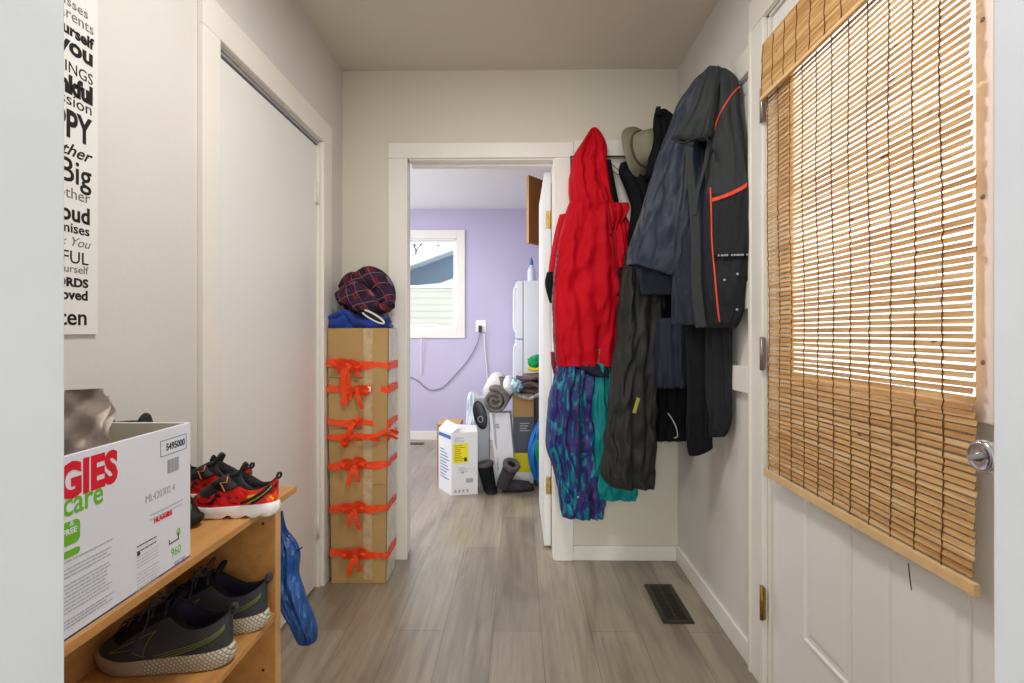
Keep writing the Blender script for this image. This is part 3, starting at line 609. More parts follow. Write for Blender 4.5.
def make_shoe(name, lab, L, Wd, org, rotz, spec, group=None):
    o = local_thing(name, lab, 'shoe', org, rotz, group)
    NP = 48
    def wf(x):
        x = max(0, min(1, x)); pts = [(0, .74), (.15, .80), (.38, .76), (.55, .86), (.72, 1.0), (.88, .93), (1, .8)]
        for (a, p), (c, q) in zip(pts, pts[1:]):
            if x <= c: t = (x - a) / (c - a); t = t * t * (3 - 2 * t); return p + (q - p) * t
        return .8
    def out(phi, k=1.0):
        cx = math.cos(phi); x = L / 2 - (L / 2) * cx * (0.98 if abs(cx) > .9 else 1) * k; sn = math.sin(phi)
        y = math.copysign(abs(sn) ** 0.72, sn) * Wd / 2 * wf(x / L) * k; y += 0.10 * Wd * math.sin(math.pi * min(1, max(0, x / L))) * spec.get('curve', 0.0)
        return x, y
    hs, ht = spec['heel_h'], spec['toe_h']
    def hz(x): t = max(0, min(1, x / L)); return hs + (ht - hs) * t + 0.012 * max(0, (t - .72) / .28) ** 2 * (L / .28)
    def spring(x): t = x / L; return 0.016 * (L / .28) * max(0, (t - .76) / .24) ** 2 + 0.005 * max(0, (.1 - t) / .1)
    PH = [2 * math.pi * k / NP for k in range(NP)]
    w = MB(); rr = []
    lug = spec.get('lug', 0)
    for f, k, fl in ((0, .93, 0), (.04, .965, 0), (.3, 1.0, .0), (.6, 1.015, 0), (.9, .985, 0), (1, .95, 0)):
        ring = []
        for ph in PH:
            kk = k + (lug * 0.02 * math.sin(ph * 13) if 0 < f < .7 else 0)
            x, y = out(ph, kk); z0 = spring(x) + (lug * 0.011 * max(0, math.cos(x / L * 38)) ** 3 if f < .1 else 0); ring.append(Vector((x + L / 2 * (1 - k) * 0, y, z0 + (hz(x) - z0) * f)))
        rr.append(ring)
    w.rings(rr, mif=lambda i, j: 1 if i == 0 else (2 if (len(spec['sole_m']) > 2 and rr[i][j].x > L * .52) else 0))
    w.build('sole', spec['sole_m'], o)
    cw, cl = spec.get('cw', .30) * Wd, spec.get('cl', .205) * L; cxx = spec.get('cx', .235) * L
    zh, za, zf = spec['z_heel'], spec['z_ankle'], spec['z_front']
    def top(ph):
        c = math.cos(ph); x = cxx - cl * c; y = cw * math.sin(ph) + 0.04 * Wd * spec.get('curve', 0.0)
        if c > 0: z = za + (zh - za) * c ** 2.5
        else: z = za + (zf - za) * (-c) ** 1.3
        return Vector((x, y, z))
    def surf(ph, t, off=0.0):
        bx, by = out(ph, .955); B = Vector((bx, by, hz(bx) - 0.002)); T = top(ph)
        c = math.cos(ph); k = spec.get('toe_k', 0.50)
        front = max(0, -c)
        mixw = 0.80 - 0.03 * front
        Cx = B.x * mixw + T.x * (1 - mixw); Cy = (B.y * (0.92 - .1 * front) + T.y * (0.08 + .1 * front)) * 1.0
        Cz = B.z + (T.z - B.z) * (0.62 - (0.62 - k) * front)
        C = Vector((Cx, Cy, Cz)); p = B * (1 - t) ** 2 + C * 2 * t * (1 - t) + T * t * t
        if off:
            e = 0.01; n = (surf(ph + e, t) - surf(ph - e, t)).cross(surf(ph, min(1, t + e)) - surf(ph, max(0, t - e))); n.normalize()
            cen = Vector((p.x, 0, p.z * .5)); 
            if n.dot(p - cen) < 0: n = -n
            p = p + n * off
        return p
    NT = 16; w = MB(); rr = [[surf(ph, i / NT) for ph in PH] for i in range(NT + 1)]
    # padded collar and inside
    rr.append([top(ph) + Vector((0, 0, 0.003)) * (L / .28) + (Vector((cxx, 0, 0)) - top(ph)) .normalized() * 0.003 for ph in PH])
    for s, dz in ((.88, -0.006), (.84, -0.03), (.86, -.05)):
        rr.append([Vector((cxx + (top(ph).x - cxx) * s, top(ph).y * s, max(hz(top(ph).x) + .003, top(ph).z + dz * L / .28))) for ph in PH])
    rr.append([Vector((cxx + (top(ph).x - cxx) * .85, top(ph).y * .85, hz(cxx) + .002)) for ph in PH])
    fn = spec.get('mf', lambda x, t, ph: 0)
    def mif(i, j):
        if i > NT + 1: return len(spec['upper_m']) - 1
        p = rr[min(i, NT)][j]; return fn(p.x / L, min(1, i / NT), PH[j])
    w.rings(rr, cap0=False, cap1=True, mif=mif)
    w.build('upper', spec['upper_m'], o, merge=0.00005)
    # tongue
    w = MB(); tf = top(math.pi); tg = []
    for i in range(9):
        t = i / 8; c_ = surf(math.pi, .35 + .65 * t, .0025) if t < .75 else tf + Vector((-0.004 - .010 * (t - .75) * 4, 0, (.004 + .022 * (t - .75) * 4))) * (L / .28)
        hw = Wd * (.10 + .13 * t); tg.append([c_ + Vector((0, hw * s, -abs(s) ** 2 * 0.008)) for s in (-1, -.5, 0, .5, 1)] + [c_ + Vector((-.002, hw * s, -abs(s) ** 2 * 0.008 - .004)) for s in (1, .5, 0, -.5, -1)])
    w.rings(tg); w.build('tongue', spec['tongue_m'], o)
    # heel pull tab
    th = top(0); w = MB(); w.tube(cr([th + Vector(q_) * (.75 if L > .25 else .5) for q_ in ((.004, 0, -.010), (-.001, 0, .008), (-.012, 0, .010), (-.013, 0, -.004), (-.004, 0, -.014))], 14), 0.0024 * L / .28 * 1.3, 8, flat=2.2, upv=(0, 1, 0)); w.build('pull_tab', spec['tab_m'], o)
    if spec.get('laces'):
        w = MB(); r = 0.0019 * L / .28
        for k in range(5):
            t = .42 + .125 * k; d = .26 + .10 * k
            a = surf(math.pi - d, t, .004); bq = surf(math.pi + d, t, .004); md = surf(math.pi, t + .03, .0075)
            w.tube(cr([a, md, bq], 10), r, 6); a2 = surf(math.pi - d, t, .004); b2 = surf(math.pi + d + .08, min(.97, t + .11), .004); m2 = surf(math.pi, t + .07, .009)
            w.tube(cr([a2, m2, b2], 10), r, 6)
        kp = surf(math.pi, .92, .010)
        for s in (1, -1):
            w.tube(cr([kp, kp + Vector((-.012, .020 * s, .022)), kp + Vector((.004, .038 * s, .014)), kp + Vector((.012, .022 * s, -.002)), kp], 16), r, 6)
            e = surf(math.pi - s * 1.05, .42, .004); w.tube(cr([kp, kp + Vector((.018, .012 * s, .008)), surf(math.pi - s * .75, .72, .007), e, surf(math.pi - s * 1.2, .16, .004)], 16), r, 6)
        w.build('laces', spec['lace_m'], o)
    if spec.get('lines'):
        w = MB()
        for side in (1, -1):
            for k in range(3):
                P0 = [surf(side * (0.35 + 1.25 * q), .62 - .50 * q - .085 * k * (0.6 + .5 * q), .0008) for q in [i / 14 for i in range(15)]]
                w.tube(P0, 0.0005, 5)
            for path in (((1.75, .12), (1.9, .45), (2.1, .72)), ((1.75, .12), (2.05, .30), (2.4, .14)), ((2.1, .72), (2.22, .40), (2.4, .14))):
                w.tube([surf(side * (a[0] + (b_[0] - a[0]) * q), a[1] + (b_[1] - a[1]) * q, .0008) for a, b_ in zip(path, path[1:]) for q in (0, .25, .5, .75, 1)], 0.00045, 5)
        w.build('side_stripe', 'neon_line', o)
    if spec.get('strap'):
        w = MB(); sw = .016
        rows = []
        for i in range(17):
            ph = math.pi - 1.15 + 2.3 * i / 16; c1_, c2_ = surf(ph, .60, .004), surf(ph, .88, .004); i1, i2 = surf(ph, .60, .0008), surf(ph, .88, .0008); rows.append([c1_, c2_, i2, i1])
        w.rings(rows); st = w.build('strap', 'kid_black', o)
        for side in (1, -1):
            w = MB(); z = [(math.pi - side * 0.45, .86), (math.pi - side * .75, .80), (math.pi - side * .62, .73), (math.pi - side * 1.1, .64)]
            w.tube([surf(a, t, .0052) for a, t in z], 0.0013, 6)
            w.build('strap_bolt', 'strap_orange', st)
        w = MB()
        for side in (1, -1):
            for (a0, t0, a1, t1, rr_) in ((.45, .70, 1.05, .10, .0040), (.62, .80, 1.3, .12, .0035)):
                w.tube([surf(side * (a0 + (a1 - a0) * q), t0 + (t1 - t0) * q, .0006) for q in [i / 8 for i in range(9)]], rr_, 6)
        w.build('side_slash', 'kid_black', o)
        for side in (1, -1):
            w = MB(); w.tube([surf(side * (.52 + .62 * q), .72 - .60 * q, .0030) for q in [i / 8 for i in range(9)]], .0012, 6)
            w.build('side_bolt', 'neon_line', o)
    return o
def mf_dark(x, t, ph):
    if x > .80: return 1 if (t > .28 and abs(math.sin(ph)) < .75) else 0
    if t > .93: return 1
    if abs(ph - math.pi) < .85 and t > .3: return 1
    return 0
dark = dict(heel_h=.040, toe_h=.026, z_heel=.112, z_ankle=.088, z_front=.128, sole_m=['sole_knit', 'outsole_dark', 'sole_plain'], upper_m=['sneaker_dark', 'sneaker_black', 'sneaker_lining'],
            tongue_m='sneaker_lining', tab_m='sneaker_dark', lace_m='lace_grey', laces=1, lines=1, mf=mf_dark)
Z2 = 0.4432
make_shoe('sneaker', 'dark grey sneaker with lime lines on the middle shelf, nearer one with its laces showing', .285, .108, (-0.592, 1.080, Z2), math.radians(180 + 2), dark, 'dark grey sneakers on the middle shelf')
make_shoe('sneaker', 'dark grey sneaker with lime lines on the middle shelf, farther one beside the end panel', .285, .108, (-0.583, 1.212, Z2), math.radians(180 + 4), dark, 'dark grey sneakers on the middle shelf')
def mf_kid(x, t, ph):
    if x > .86: return 1
    if abs(ph - math.pi) < 1.0 and t > .30: return 1
    if t > .82: return 1
    return 0
kid = dict(heel_h=.032, toe_h=.025, z_heel=.088, z_ankle=.066, z_front=.100, sole_m=['sole_white', 'sole_white'], upper_m=['flame_fabric', 'kid_black', 'kid_black'], tongue_m='kid_black', tab_m='kid_black', strap=1, lug=1, mf=mf_kid, cw=.32)
kid1 = make_shoe('kids_sneaker', 'flame patterned kids sneaker with white sole, nearer one of the pair on the shoe shelf', .208, .080, (-0.543, 1.178, 0.7182), math.radians(180 + 3), kid, 'red kids sneakers on top of the shoe shelf')
kid2 = make_shoe('kids_sneaker', 'red and black kids sneaker mostly hidden behind its mate on the shoe shelf', .208, .080, (-0.650, 1.264, 0.7182), math.radians(180 - 1), kid, 'red kids sneakers on top of the shoe shelf')
for k_, p_ in ((kid1, 0), (kid2, 0)):
    w = MB(); w.lathe([(.0, .0), (.014, 0), (.013, .004), (.006, .007), (0, .0075)], 16, Matrix.Translation((.186, 0, .030)) @ Matrix.Rotation(math.radians(55), 4, 'Y') @ Matrix.Diagonal((1, 1.3, 1, 1)))
    o = w.build('toe_cap', 'kid_red', k_)
# grey slipper behind, against the wall
mat('felt_grey', (110, 110, 112), 0.95, 0.1, var=0.15, vscale=10, bump=0.4, bscale=120)
mat('felt_dark', (30, 30, 32), 0.95, 0.1, bump=0.4, bscale=120)
slip = dict(heel_h=.018, toe_h=.016, z_heel=.060, z_ankle=.050, z_front=.075, sole_m=['felt_dark', 'felt_dark'], upper_m=['felt_grey', 'felt_dark', 'felt_dark'], tongue_m='felt_dark', tab_m='felt_dark', mf=lambda x, t, ph: 1 if x < .45 else 0)
make_shoe('slipper', 'grey and black slipper at the back corner of the shoe shelf top', .17, .060, (-0.873, 1.361, 0.7182), 0.0, slip)
# black boot beside the carton
mat('boot_black', (24, 24, 26), 0.6, 0.35, bump=0.4, bscale=60); mat('badge_green', (20, 160, 96), 0.4, 0.4)
boot = dict(heel_h=.026, toe_h=.020, z_heel=.222, z_ankle=.222, z_front=.224, sole_m=['outsole_dark', 'outsole_dark'], upper_m=['boot_black', 'boot_black', 'boot_black'], tongue_m='boot_black', tab_m='boot_black', toe_k=.12, cl=.20, cx=.22)
bo = make_shoe('kids_boot', 'black kids boot with round green badge between the carton and the red sneakers', .195, .080, (-0.868, 1.095, 0.7182), 0.02, boot)
w = MB(); w.lathe([(.0, 0), (.015, 0), (.0145, .0025), (.0, .003)], 24, frame((.178, -.040, .052), (.9, .43, 0), (0, 0, 1), (.43, -.9, 0))); bd = w.build('round_badge', 'badge_green', bo)

# ---- shoe and bottles low on the bottom shelf
low = dict(dark); low['lines'] = 0
make_shoe('black_shoe', 'black shoe on the bottom shelf, only its top showing', .28, .10, (-0.604, 1.19, 0.0858), math.radians(180), dict(low, upper_m=['sneaker_black', 'sneaker_black', 'sneaker_black'], z_heel=.10), None)

# ---- blue bag hanging off the end of the shelf, and a shoe on the floor behind
m, nt, b, tc = nodes_mat('blue_nylon', 0.28, 0.6)
n1 = N(nt, 'ShaderNodeTexNoise', Scale=7.0, Detail=4.0); nt.links.new(tc.outputs['Object'], n1.inputs['Vector'])
nt.links.new(ramp(nt, n1.outputs['Fac'], [(0.3, (2, 44, 100)), (0.55, (4, 68, 134)), (0.75, (14, 100, 176))]), b.inputs['Base Color'])
n2 = N(nt, 'ShaderNodeTexNoise', Scale=30.0, Detail=4.0); nt.links.new(mapping(nt, tc.outputs['Object'], (1.6, 1.6, .4)), n2.inputs['Vector']); bump(nt, b, n2.outputs['Fac'], 0.7, 0.02)
bg_ = thing('blue_bag', 'crumpled shiny blue nylon bag hanging beyond the end of the shoe shelf', 'bag', (-0.60, 1.36, 0.32))
w = garment([(512, 278, 282, 1.34, 1.34, .02), (530, 276, 286, 1.34, 1.34, .03), (550, 274, 298, 1.34, 1.33, .05), (575, 274, 298, 1.34, 1.33, .05), (600, 280, 306, 1.33, 1.32, .05), (625, 292, 315, 1.33, 1.32, .045), (640, 299, 316, 1.33, 1.32, .035), (644, 302, 311, 1.33, 1.32, .02)], amp=.009, nf=3, seed=3, hollow=0)
w.build('bag_body', 'blue_nylon', bg_)
w = MB(); w.tube([P(296, 551, 1.33), P(299, 549.5, 1.33), P(302.5, 547, 1.33)], lambda t: .004 * (1 - .6 * t), 6); w.build('bag_tie', 'blue_nylon', bg_)
fl = dict(kid, upper_m=['sneaker_black'] * 3, strap=0, sole_m=['sole_white', 'sole_white'])
make_shoe('floor_shoe', 'black shoe with white sole on the floor behind the blue bag', .24, .09, (-0.86, 1.46, 0.0005), math.radians(8), dict(fl, heel_h=.035, toe_h=.03, z_heel=.1, z_ankle=.08, z_front=.12))

# ---- tall cardboard box tied with ribbons
kb = thing('cardboard_box', 'tall narrow cardboard box tied with orange ribbons in the left corner', 'box', (-0.72, 2.45, 0))
# front face corners at floor and top
fbl, fbr = Vector((-0.848, 2.335, 0.001)), Vector((-0.602, 2.335, 0.001))
H = 1.152
ftl, ftr = Vector((-0.866, 2.335, H)), Vector((-0.590, 2.335, H))
dp = 0.17
def lerp(a, b, t): return a + (b - a) * t
def bpt(s, z, d=0.0):        # s 0..1 across the front, z height, d depth
    t = z / H; a = lerp(fbl, ftl, t); b = lerp(fbr, ftr, t); p = lerp(a, b, s); p.z = z; p.y += d + 0.004 * math.sin(z * 7 + s * 3) ; return p
w = MB(); rr = []
for i in range(25):
    z = 0.001 + (H - 0.001) * i / 24; ring = []
    for s in (0, .01, .25, .5, .75, .99, 1): ring.append(bpt(s, z, 0.003 if s in (0, 1) else 0) + Vector((0, 0.003 * noise.noise(Vector((s * 4, z * 5, 1))), 0)))
    ring += [bpt(1, z, dp), bpt(0, z, dp)]; rr.append(ring)
w.rings(rr, smooth=False); body = w.build('box_body', 'cardboard', kb)
# vertical seam where two flaps meet, clear tape over it
w = MB(); rr = []
for i in range(25):
    z = 0.02 + (H - 0.022) * i / 24; o_ = Vector((0, -0.0035, 0)); rr.append([bpt(.60, z) + o_, bpt(.76, z) + o_, bpt(.76, z), bpt(.60, z)])
w.rings(rr, smooth=False); w.build('clear_tape', 'clear_tape', kb)
w = MB(); w.slab([bpt(.755, 0.004, -.004), bpt(1.0, 0.004, -.004), bpt(1.0, H, -.004), bpt(.755, H, -.004)], .003, (0, 1, 0))
for z in (.97, .80, .62, .45, .30): w.box(bpt(.76, z, -.005), bpt(.99, z + .0015, -.0035))
w.build('side_flap', 'cardboard', kb)
for z in (.93, .70, .33, .155): MB().box(bpt(.02, z, -.0035), bpt(.58, z + .0018, -.0005)).build('flap_crease', 'cardboard_edge', kb)
w = MB(); w.slab([bpt(1, .003, .02) + Vector((.001, 0, 0)), bpt(1, .003, dp - .01) + Vector((.001, 0, 0)), bpt(1, H - .002, dp - .01) + Vector((.001, 0, 0)), bpt(1, H - .002, .02) + Vector((.001, 0, 0))], .002, (1, 0, 0)); w.build('plastic_wrap', 'plastic_wrap', kb)
w = MB(); w.slab([bpt(.62, .60, -.0045), bpt(.70, .60, -.0045), bpt(.70, .63, -.0045), bpt(.62, .63, -.0045)], .001, (0, 1, 0))
def zof(py): return P(350, py, 2.33).z
random.seed(8)
for idx, (pyl, pyr, sb, kind) in enumerate(((363, 366, .36, 'long'), (389.5, 389, .50, 'knot'), (422, 424, .45, 'up'), (436.5, 437, .40, 'side'), (466, 464, .46, 'bow'), (509, 508, .46, 'bow'), (553, 556, .46, 'bow'))):
    w = MB(); z0, z1 = zof(pyl), zof(pyr)
    pts = []
    for i in range(19):
        s = i / 18; z = z0 + (z1 - z0) * s + .004 * math.sin(s * 9 + idx); pts.append(bpt(s, z, -.0075))
    pts += [bpt(1, z1, .006) + Vector((.010, 0, 0)), bpt(1, z1 + .002, .08) + Vector((.007, 0, 0)), bpt(1, z1, dp) + Vector((.006, 0, 0))]
    pts = [bpt(0, z0, .06) + Vector((-.007, 0, 0)), bpt(0, z0, .01) + Vector((-.006, 0, 0))] + pts
    ribbon(w, pts, lambda t: .030 + .007 * math.sin(t * 14 + idx), (0, 0, 1), .0011)
    rb = w.build('ribbon', 'orange_ribbon', kb)
    k = bpt(sb, z0 + (z1 - z0) * sb, -.020); w = MB()
    lump(w, k, (.014, .009, .015), seed=idx, amp=.3, nx=12, ny=8)
    def tail(pts, wd=.038): ribbon(w, cr([k + Vector(p) for p in pts], 16), wd, (1, -.25, .1), .0012)
    def loop(sx, sz, wd=.038): ribbon(w, cr([k, k + Vector((sx * .5, -.016, sz + .012)), k + Vector((sx, -.012, sz)), k + Vector((sx * .7, -.004, sz - .018)), k], 18), wd, (.3, -.5, .8), .0012)
    if kind == 'long':
        tail([(0, 0, 0), (-.018, -.012, -.05), (-.016, -.006, -.11), (-.014, -.004, -.185)], .032); tail([(0, 0, 0), (.015, -.014, -.012), (.040, -.008, -.03), (.045, -.004, -.055)], .026)
        loop(-.05, .0); loop(.05, -.005); tail([(0, 0, 0), (.004, -.01, -.06), (.014, -.008, -.16)], .018)
    elif kind == 'knot':
        loop(.05, .0, .028); loop(-.035, -.01, .02); tail([(0, 0, 0), (.012, -.012, -.04), (.028, -.008, -.085)], .02)
    elif kind == 'up':
        tail([(0, 0, 0), (.02, -.014, .02), (.045, -.008, .028)], .026); tail([(0, 0, 0), (-.012, -.014, -.025), (-.02, -.006, -.06)], .026)
    elif kind == 'side':
        loop(-.03, -.02, .03); tail([(0, 0, 0), (.06, -.01, -.004), (.12, -.010, .012), (.175, -.004, .035), (.215, 0, .018)], .022); tail([(.14, -.006, .016), (.18, -.012, .012), (.212, -.004, -.004)], .018)
    else:
        s = 1 if idx % 2 else -1
        loop(-.045, .012); loop(.045, .020); tail([(0, 0, 0), (.012 * s, -.012, -.035), (.026 * s, -.006, -.088)], .022); tail([(0, 0, 0), (-.016 * s, -.014, -.03), (-.022 * s, -.008, -.07)], .019)
    w.build('ribbon_bow', 'orange_ribbon', rb)
w = MB(); w.box(P(367, 391.5, 2.322), P(371, 386.5, 2.324)); w.build('paper_tag', 'white_plastic', kb)

# ---- blue cloth, goggles-like cap and plaid scarf on the box
mat('blue_cloth', (26, 58, 138), 0.85, 0.2, var=0.2, vscale=12, bump=0.5, bscale=40, sheen=0.2)
bc = MB(); zt = H + .001
for sd, (cx, cy, rx, rz) in enumerate(((360, 2.44, .128, .052), (345, 2.42, .085, .062), (376, 2.42, .075, .046))):
    p = P(cx, 327, cy); lump(bc, (p.x, cy, zt + .012), (rx, .09, rz), seed=sd + 4, amp=.28, freq=2.4, flat=-.0115)
bc.tube(cr([P(329, 318, 2.36), P(345, 312, 2.35), P(356, 322, 2.35), P(372, 322, 2.35), P(390, 319, 2.36)], 24), lambda t: .014 - .004 * abs(2 * t - 1), 10)
o = bc.build('blue_cloth', 'blue_cloth'); tag(o, 'folded royal blue cloth lying on top of the tall cardboard box', 'cloth')
m, nt, b, tc = nodes_mat('plaid', 0.9, 0.15)
def stripes(ax, sc, lo, hi, rot=(0.5, 0.3, 0.6)):
    wv = N(nt, 'ShaderNodeTexWave', Scale=sc, Distortion=1.0); wv.bands_direction = ax; nt.links.new(mapping(nt, tc.outputs['Object'], rot=rot), wv.inputs['Vector'])
    return ramp(nt, wv.outputs['Fac'], [(lo, (0, 0, 0)), (hi, (255, 255, 255))])
c = mixc(nt, stripes('X', 5.5, .45, .6), srgb((40, 36, 48)), srgb((104, 38, 44)))
c = mixc(nt, stripes('Z', 4.5, .5, .65), c, srgb((58, 40, 60)))
c = mixc(nt, stripes('X', 7.5, .985, .995), c, srgb((130, 96, 100)))
c = mixc(nt, stripes('Z', 6.0, .985, .995), c, srgb((120, 90, 96)))
nt.links.new(c, b.inputs['Base Color']); n2 = N(nt, 'ShaderNodeTexNoise', Scale=60.0, Detail=5.0); nt.links.new(tc.outputs['Object'], n2.inputs['Vector']); bump(nt, b, n2.outputs['Fac'], 0.5, 0.01)
sc = MB()
def roll(pts, Y, r, seed=0, flat=1.0):
    q = cr([P(x, y, Y + dy) for x, y, dy in pts], 26)
    n = len(q); sc2 = []
    prev = None
    for i, p in enumerate(q):
        t = (q[min(i + 1, n - 1)] - q[max(i - 1, 0)]).normalized(); a = Vector((0, 1, 0)); a = (a - t * a.dot(t)).normalized(); c_ = t.cross(a)
        e = math.sin(math.pi * min(1, max(0.0, i / (n - 1)))) ** .4
        sc2.append([p + (a * math.cos(u) * 1.15 + c_ * math.sin(u) * flat) * r * (0.35 + .65 * e) * (1 + .10 * math.sin(3 * u + seed) + .18 * noise.noise(Vector((u, i * .3, seed)))) for u in (2 * math.pi * k / 20 for k in range(20))])
    sc.rings(sc2)
roll([(345, 301, 0), (356, 285, .0), (368, 277, 0), (381, 284, 0), (387, 298, 0), (384, 310, 0)], 2.46, .050, 1)
roll([(349, 285, 0), (362, 293, -.02), (371, 305, -.02), (369, 312, 0)], 2.38, .036, 2)
roll([(338, 301, 0), (350, 296, 0), (362, 304, -.01), (366, 309, 0)], 2.38, .048, 3)
roll([(341, 290, .02), (352, 279, .02), (362, 284, .02), (366, 292, 0)], 2.44, .034, 4)
roll([(372, 310, 0), (382, 308, 0), (394, 303, 0)], 2.38, .026, 5)
p = P(365, 300, 2.46); lump(sc, (p.x, 2.47, zt + .125), (.11, .07, .06), seed=9, amp=.2)
o = sc.build('plaid_scarf', 'plaid'); tag(o, 'bundled dark red and navy plaid scarf on top of the blue cloth', 'scarf')
mat('cap_white', (222, 222, 216), .7, .2); mat('cap_dark', (36, 36, 40), .6, .3, bump=.3, bscale=80)
cp = thing('goggle', 'black oval lens with white rim lying between the plaid scarf and blue cloth', 'goggles', P(373, 317, 2.33))
C0 = P(372.5, 316.5, 2.335); ax = (P(384, 322.5, 2.33) - P(361, 310, 2.34)) / 2; ay = Vector((0.002, -.004, .014))
w = MB(); w.tube([C0 + ax * math.cos(q) + ay * math.sin(q) for q in [2 * math.pi * k / 32 for k in range(32)]], .0045, 8, closed=True); w.build('rim', 'cap_white', cp)
w = MB(); w.rings([[C0 + (ax * math.cos(q) + ay * math.sin(q)) * s + Vector((0, d, 0)) for q in [2 * math.pi * k / 32 for k in range(32)]] for s, d in ((.97, .006), (.97, 0), (.6, -.003))]); w.build('lens', 'cap_dark', cp)
# ================================================================== bamboo blind on the entry door
bl = thing('bamboo_blind', 'woven bamboo roll blind hanging over the glass of the entry door', 'blind', (0.765, 1.247, 2.02))
BXc = 0.767; ya, yb_ = 0.889, 1.614
random.seed(11)
def slats(x, z_lo, z_hi, pitch, hgt, th, sway, ya_, yb2, mt, name, tilt=0.0):
    w = MB(); z = z_lo; k = 0
    while z < z_hi:
        a = ya_ + random.uniform(-.004, .004); e = yb2 + random.uniform(-.003, .003); n = 6; rr = []
        h = hgt * random.uniform(.82, 1.05); ph = random.uniform(0, 6)
        for i in range(n + 1):
            y = a + (e - a) * i / n; dx = sway(y, z) + .0006 * math.sin(ph + i); dz = .0008 * math.sin(i * 1.1 + ph)
            rr.append([Vector((x + dx - th / 2 - tilt, y, z + dz - h / 2)), Vector((x + dx + th / 2 - tilt, y, z + dz - h / 2)), Vector((x + dx + th / 2 + tilt, y, z + dz + h / 2)), Vector((x + dx - th / 2 + tilt, y, z + dz + h / 2))])
        w.rings(rr, smooth=False); z += pitch * random.uniform(.97, 1.03); k += 1
    return w.build(name, mt, bl)
sway = lambda y, z: 0.003 * math.sin((z - .7) * 4.5) + .0015 * math.sin(z * 13 + y * 3)
slats(BXc, 0.722, 1.985, 0.0134, 0.0104, 0.0012, sway, ya, yb_, 'bamboo', 'slat_panel', 0.0012)
slats(BXc - .016, 1.858, 2.018, 0.0112, 0.0108, 0.0014, lambda y, z: -.004 * math.sin((2.02 - z) * 10), ya - .01, yb_ + .0, 'bamboo', 'valance', 0.0)
MB().box((BXc - .006, ya - .006, 2.008), (BXc + .014, yb_ + .002, 2.034), bev=.002).build('head_rail', 'bamboo_light', bl)
MB().box((BXc - .024, ya - .014, 1.846), (BXc - .014, yb_ + .003, 1.857), bev=.002).build('valance_edge', 'bamboo_light', bl)
MB().box((BXc - .007, ya - .010, 0.688), (BXc + .004, yb_ + .010, 0.710), bev=.002).build('bottom_bar', 'bamboo_light', bl)
y = yb_ - 0.006; k = 0
while y > ya:
    w = MB()
    w.tube([(BXc + sway(y, z) - .0016 - .0012 * math.sin(j * 3.1), y + .0014 * math.sin(j * 2.3 + k), z) for j, z in enumerate([0.70 + .0140 * q for q in range(93)])], .0013, 5)
    if k % 1 == 0: w.tube([(BXc - .018 - .0035 * math.sin((2.02 - z) * 10), y + .002 * math.sin(z * 90 + k), z) for z in [1.856 + .0112 * q for q in range(15)]], .0013, 5)
    c_ = w.build('woven_cord', 'bamboo_cord', bl); y -= 0.0655; k += 1
w = MB(); w.tube(cr([PX(908.5, 563, .758), PX(909.5, 575, .758), PX(911.5, 590, .758)], 8), .0011, 6); w.build('pull_string', 'black_plastic', bl)

# ================================================================== coats and clothes
mat('red_shell', (188, 4, 26), 0.75, 0.18, var=0.05, vscale=6, bump=0.25, bscale=28)
mat('dark_red', (110, 14, 28), 0.7, 0.2); mat('black_cloth', (17, 18, 22), 0.85, 0.2, bump=0.3, bscale=60)
mat('charcoal_cloth', (50, 54, 55), 0.8, 0.25, bump=0.3, bscale=60, var=.08, vscale=6)
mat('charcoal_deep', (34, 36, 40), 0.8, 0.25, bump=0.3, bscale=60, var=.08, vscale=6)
mat('navy_shell', (40, 47, 61), 0.55, 0.35, bump=0.25, bscale=45, var=.10, vscale=5)
mat('navy_deep', (28, 33, 46), 0.7, 0.3, bump=0.25, bscale=45, var=.10, vscale=5)
mat('olive_black', (36, 36, 32), 0.62, 0.3, bump=0.3, bscale=30, var=.14, vscale=8)
mat('orange_piping', (232, 76, 48), 0.6, 0.3); mat('silver_print', (170, 172, 178), 0.4, 0.4)
mat('grey_trim', (120, 120, 128), 0.6, 0.3, col2=(40, 40, 46), vscale=60)
m, nt, b, tc = nodes_mat('tie_dye', 0.55, 0.35)
n1 = N(nt, 'ShaderNodeTexNoise', Scale=1.0, Detail=4.0, Distortion=1.5); nt.links.new(mapping(nt, tc.outputs['Object'], (22, 22, 7)), n1.inputs['Vector'])
c1 = ramp(nt, n1.outputs['Fac'], [(0.34, (26, 26, 70)), (0.42, (60, 46, 108)), (0.50, (34, 44, 108)), (0.545, (24, 60, 118)), (0.575, (6, 118, 132)), (0.64, (12, 136, 142)), (0.69, (92, 78, 136))])
nt.links.new(c1, b.inputs['Base Color']); n2 = N(nt, 'ShaderNodeTexNoise', Scale=30.0, Detail=4.0); nt.links.new(tc.outputs['Object'], n2.inputs['Vector']); bump(nt, b, n2.outputs['Fac'], .4, .01)
mat('teal_cloth', (0, 128, 128), 0.6, 0.3, bump=.3, bscale=30, var=.1, vscale=8)
mat('olive_felt', (134, 130, 108), 0.9, 0.15, var=.08, vscale=20, bump=.4, bscale=120)
mat('olive_felt_dark', (82, 78, 64), 0.9, 0.15, bump=.4, bscale=120)

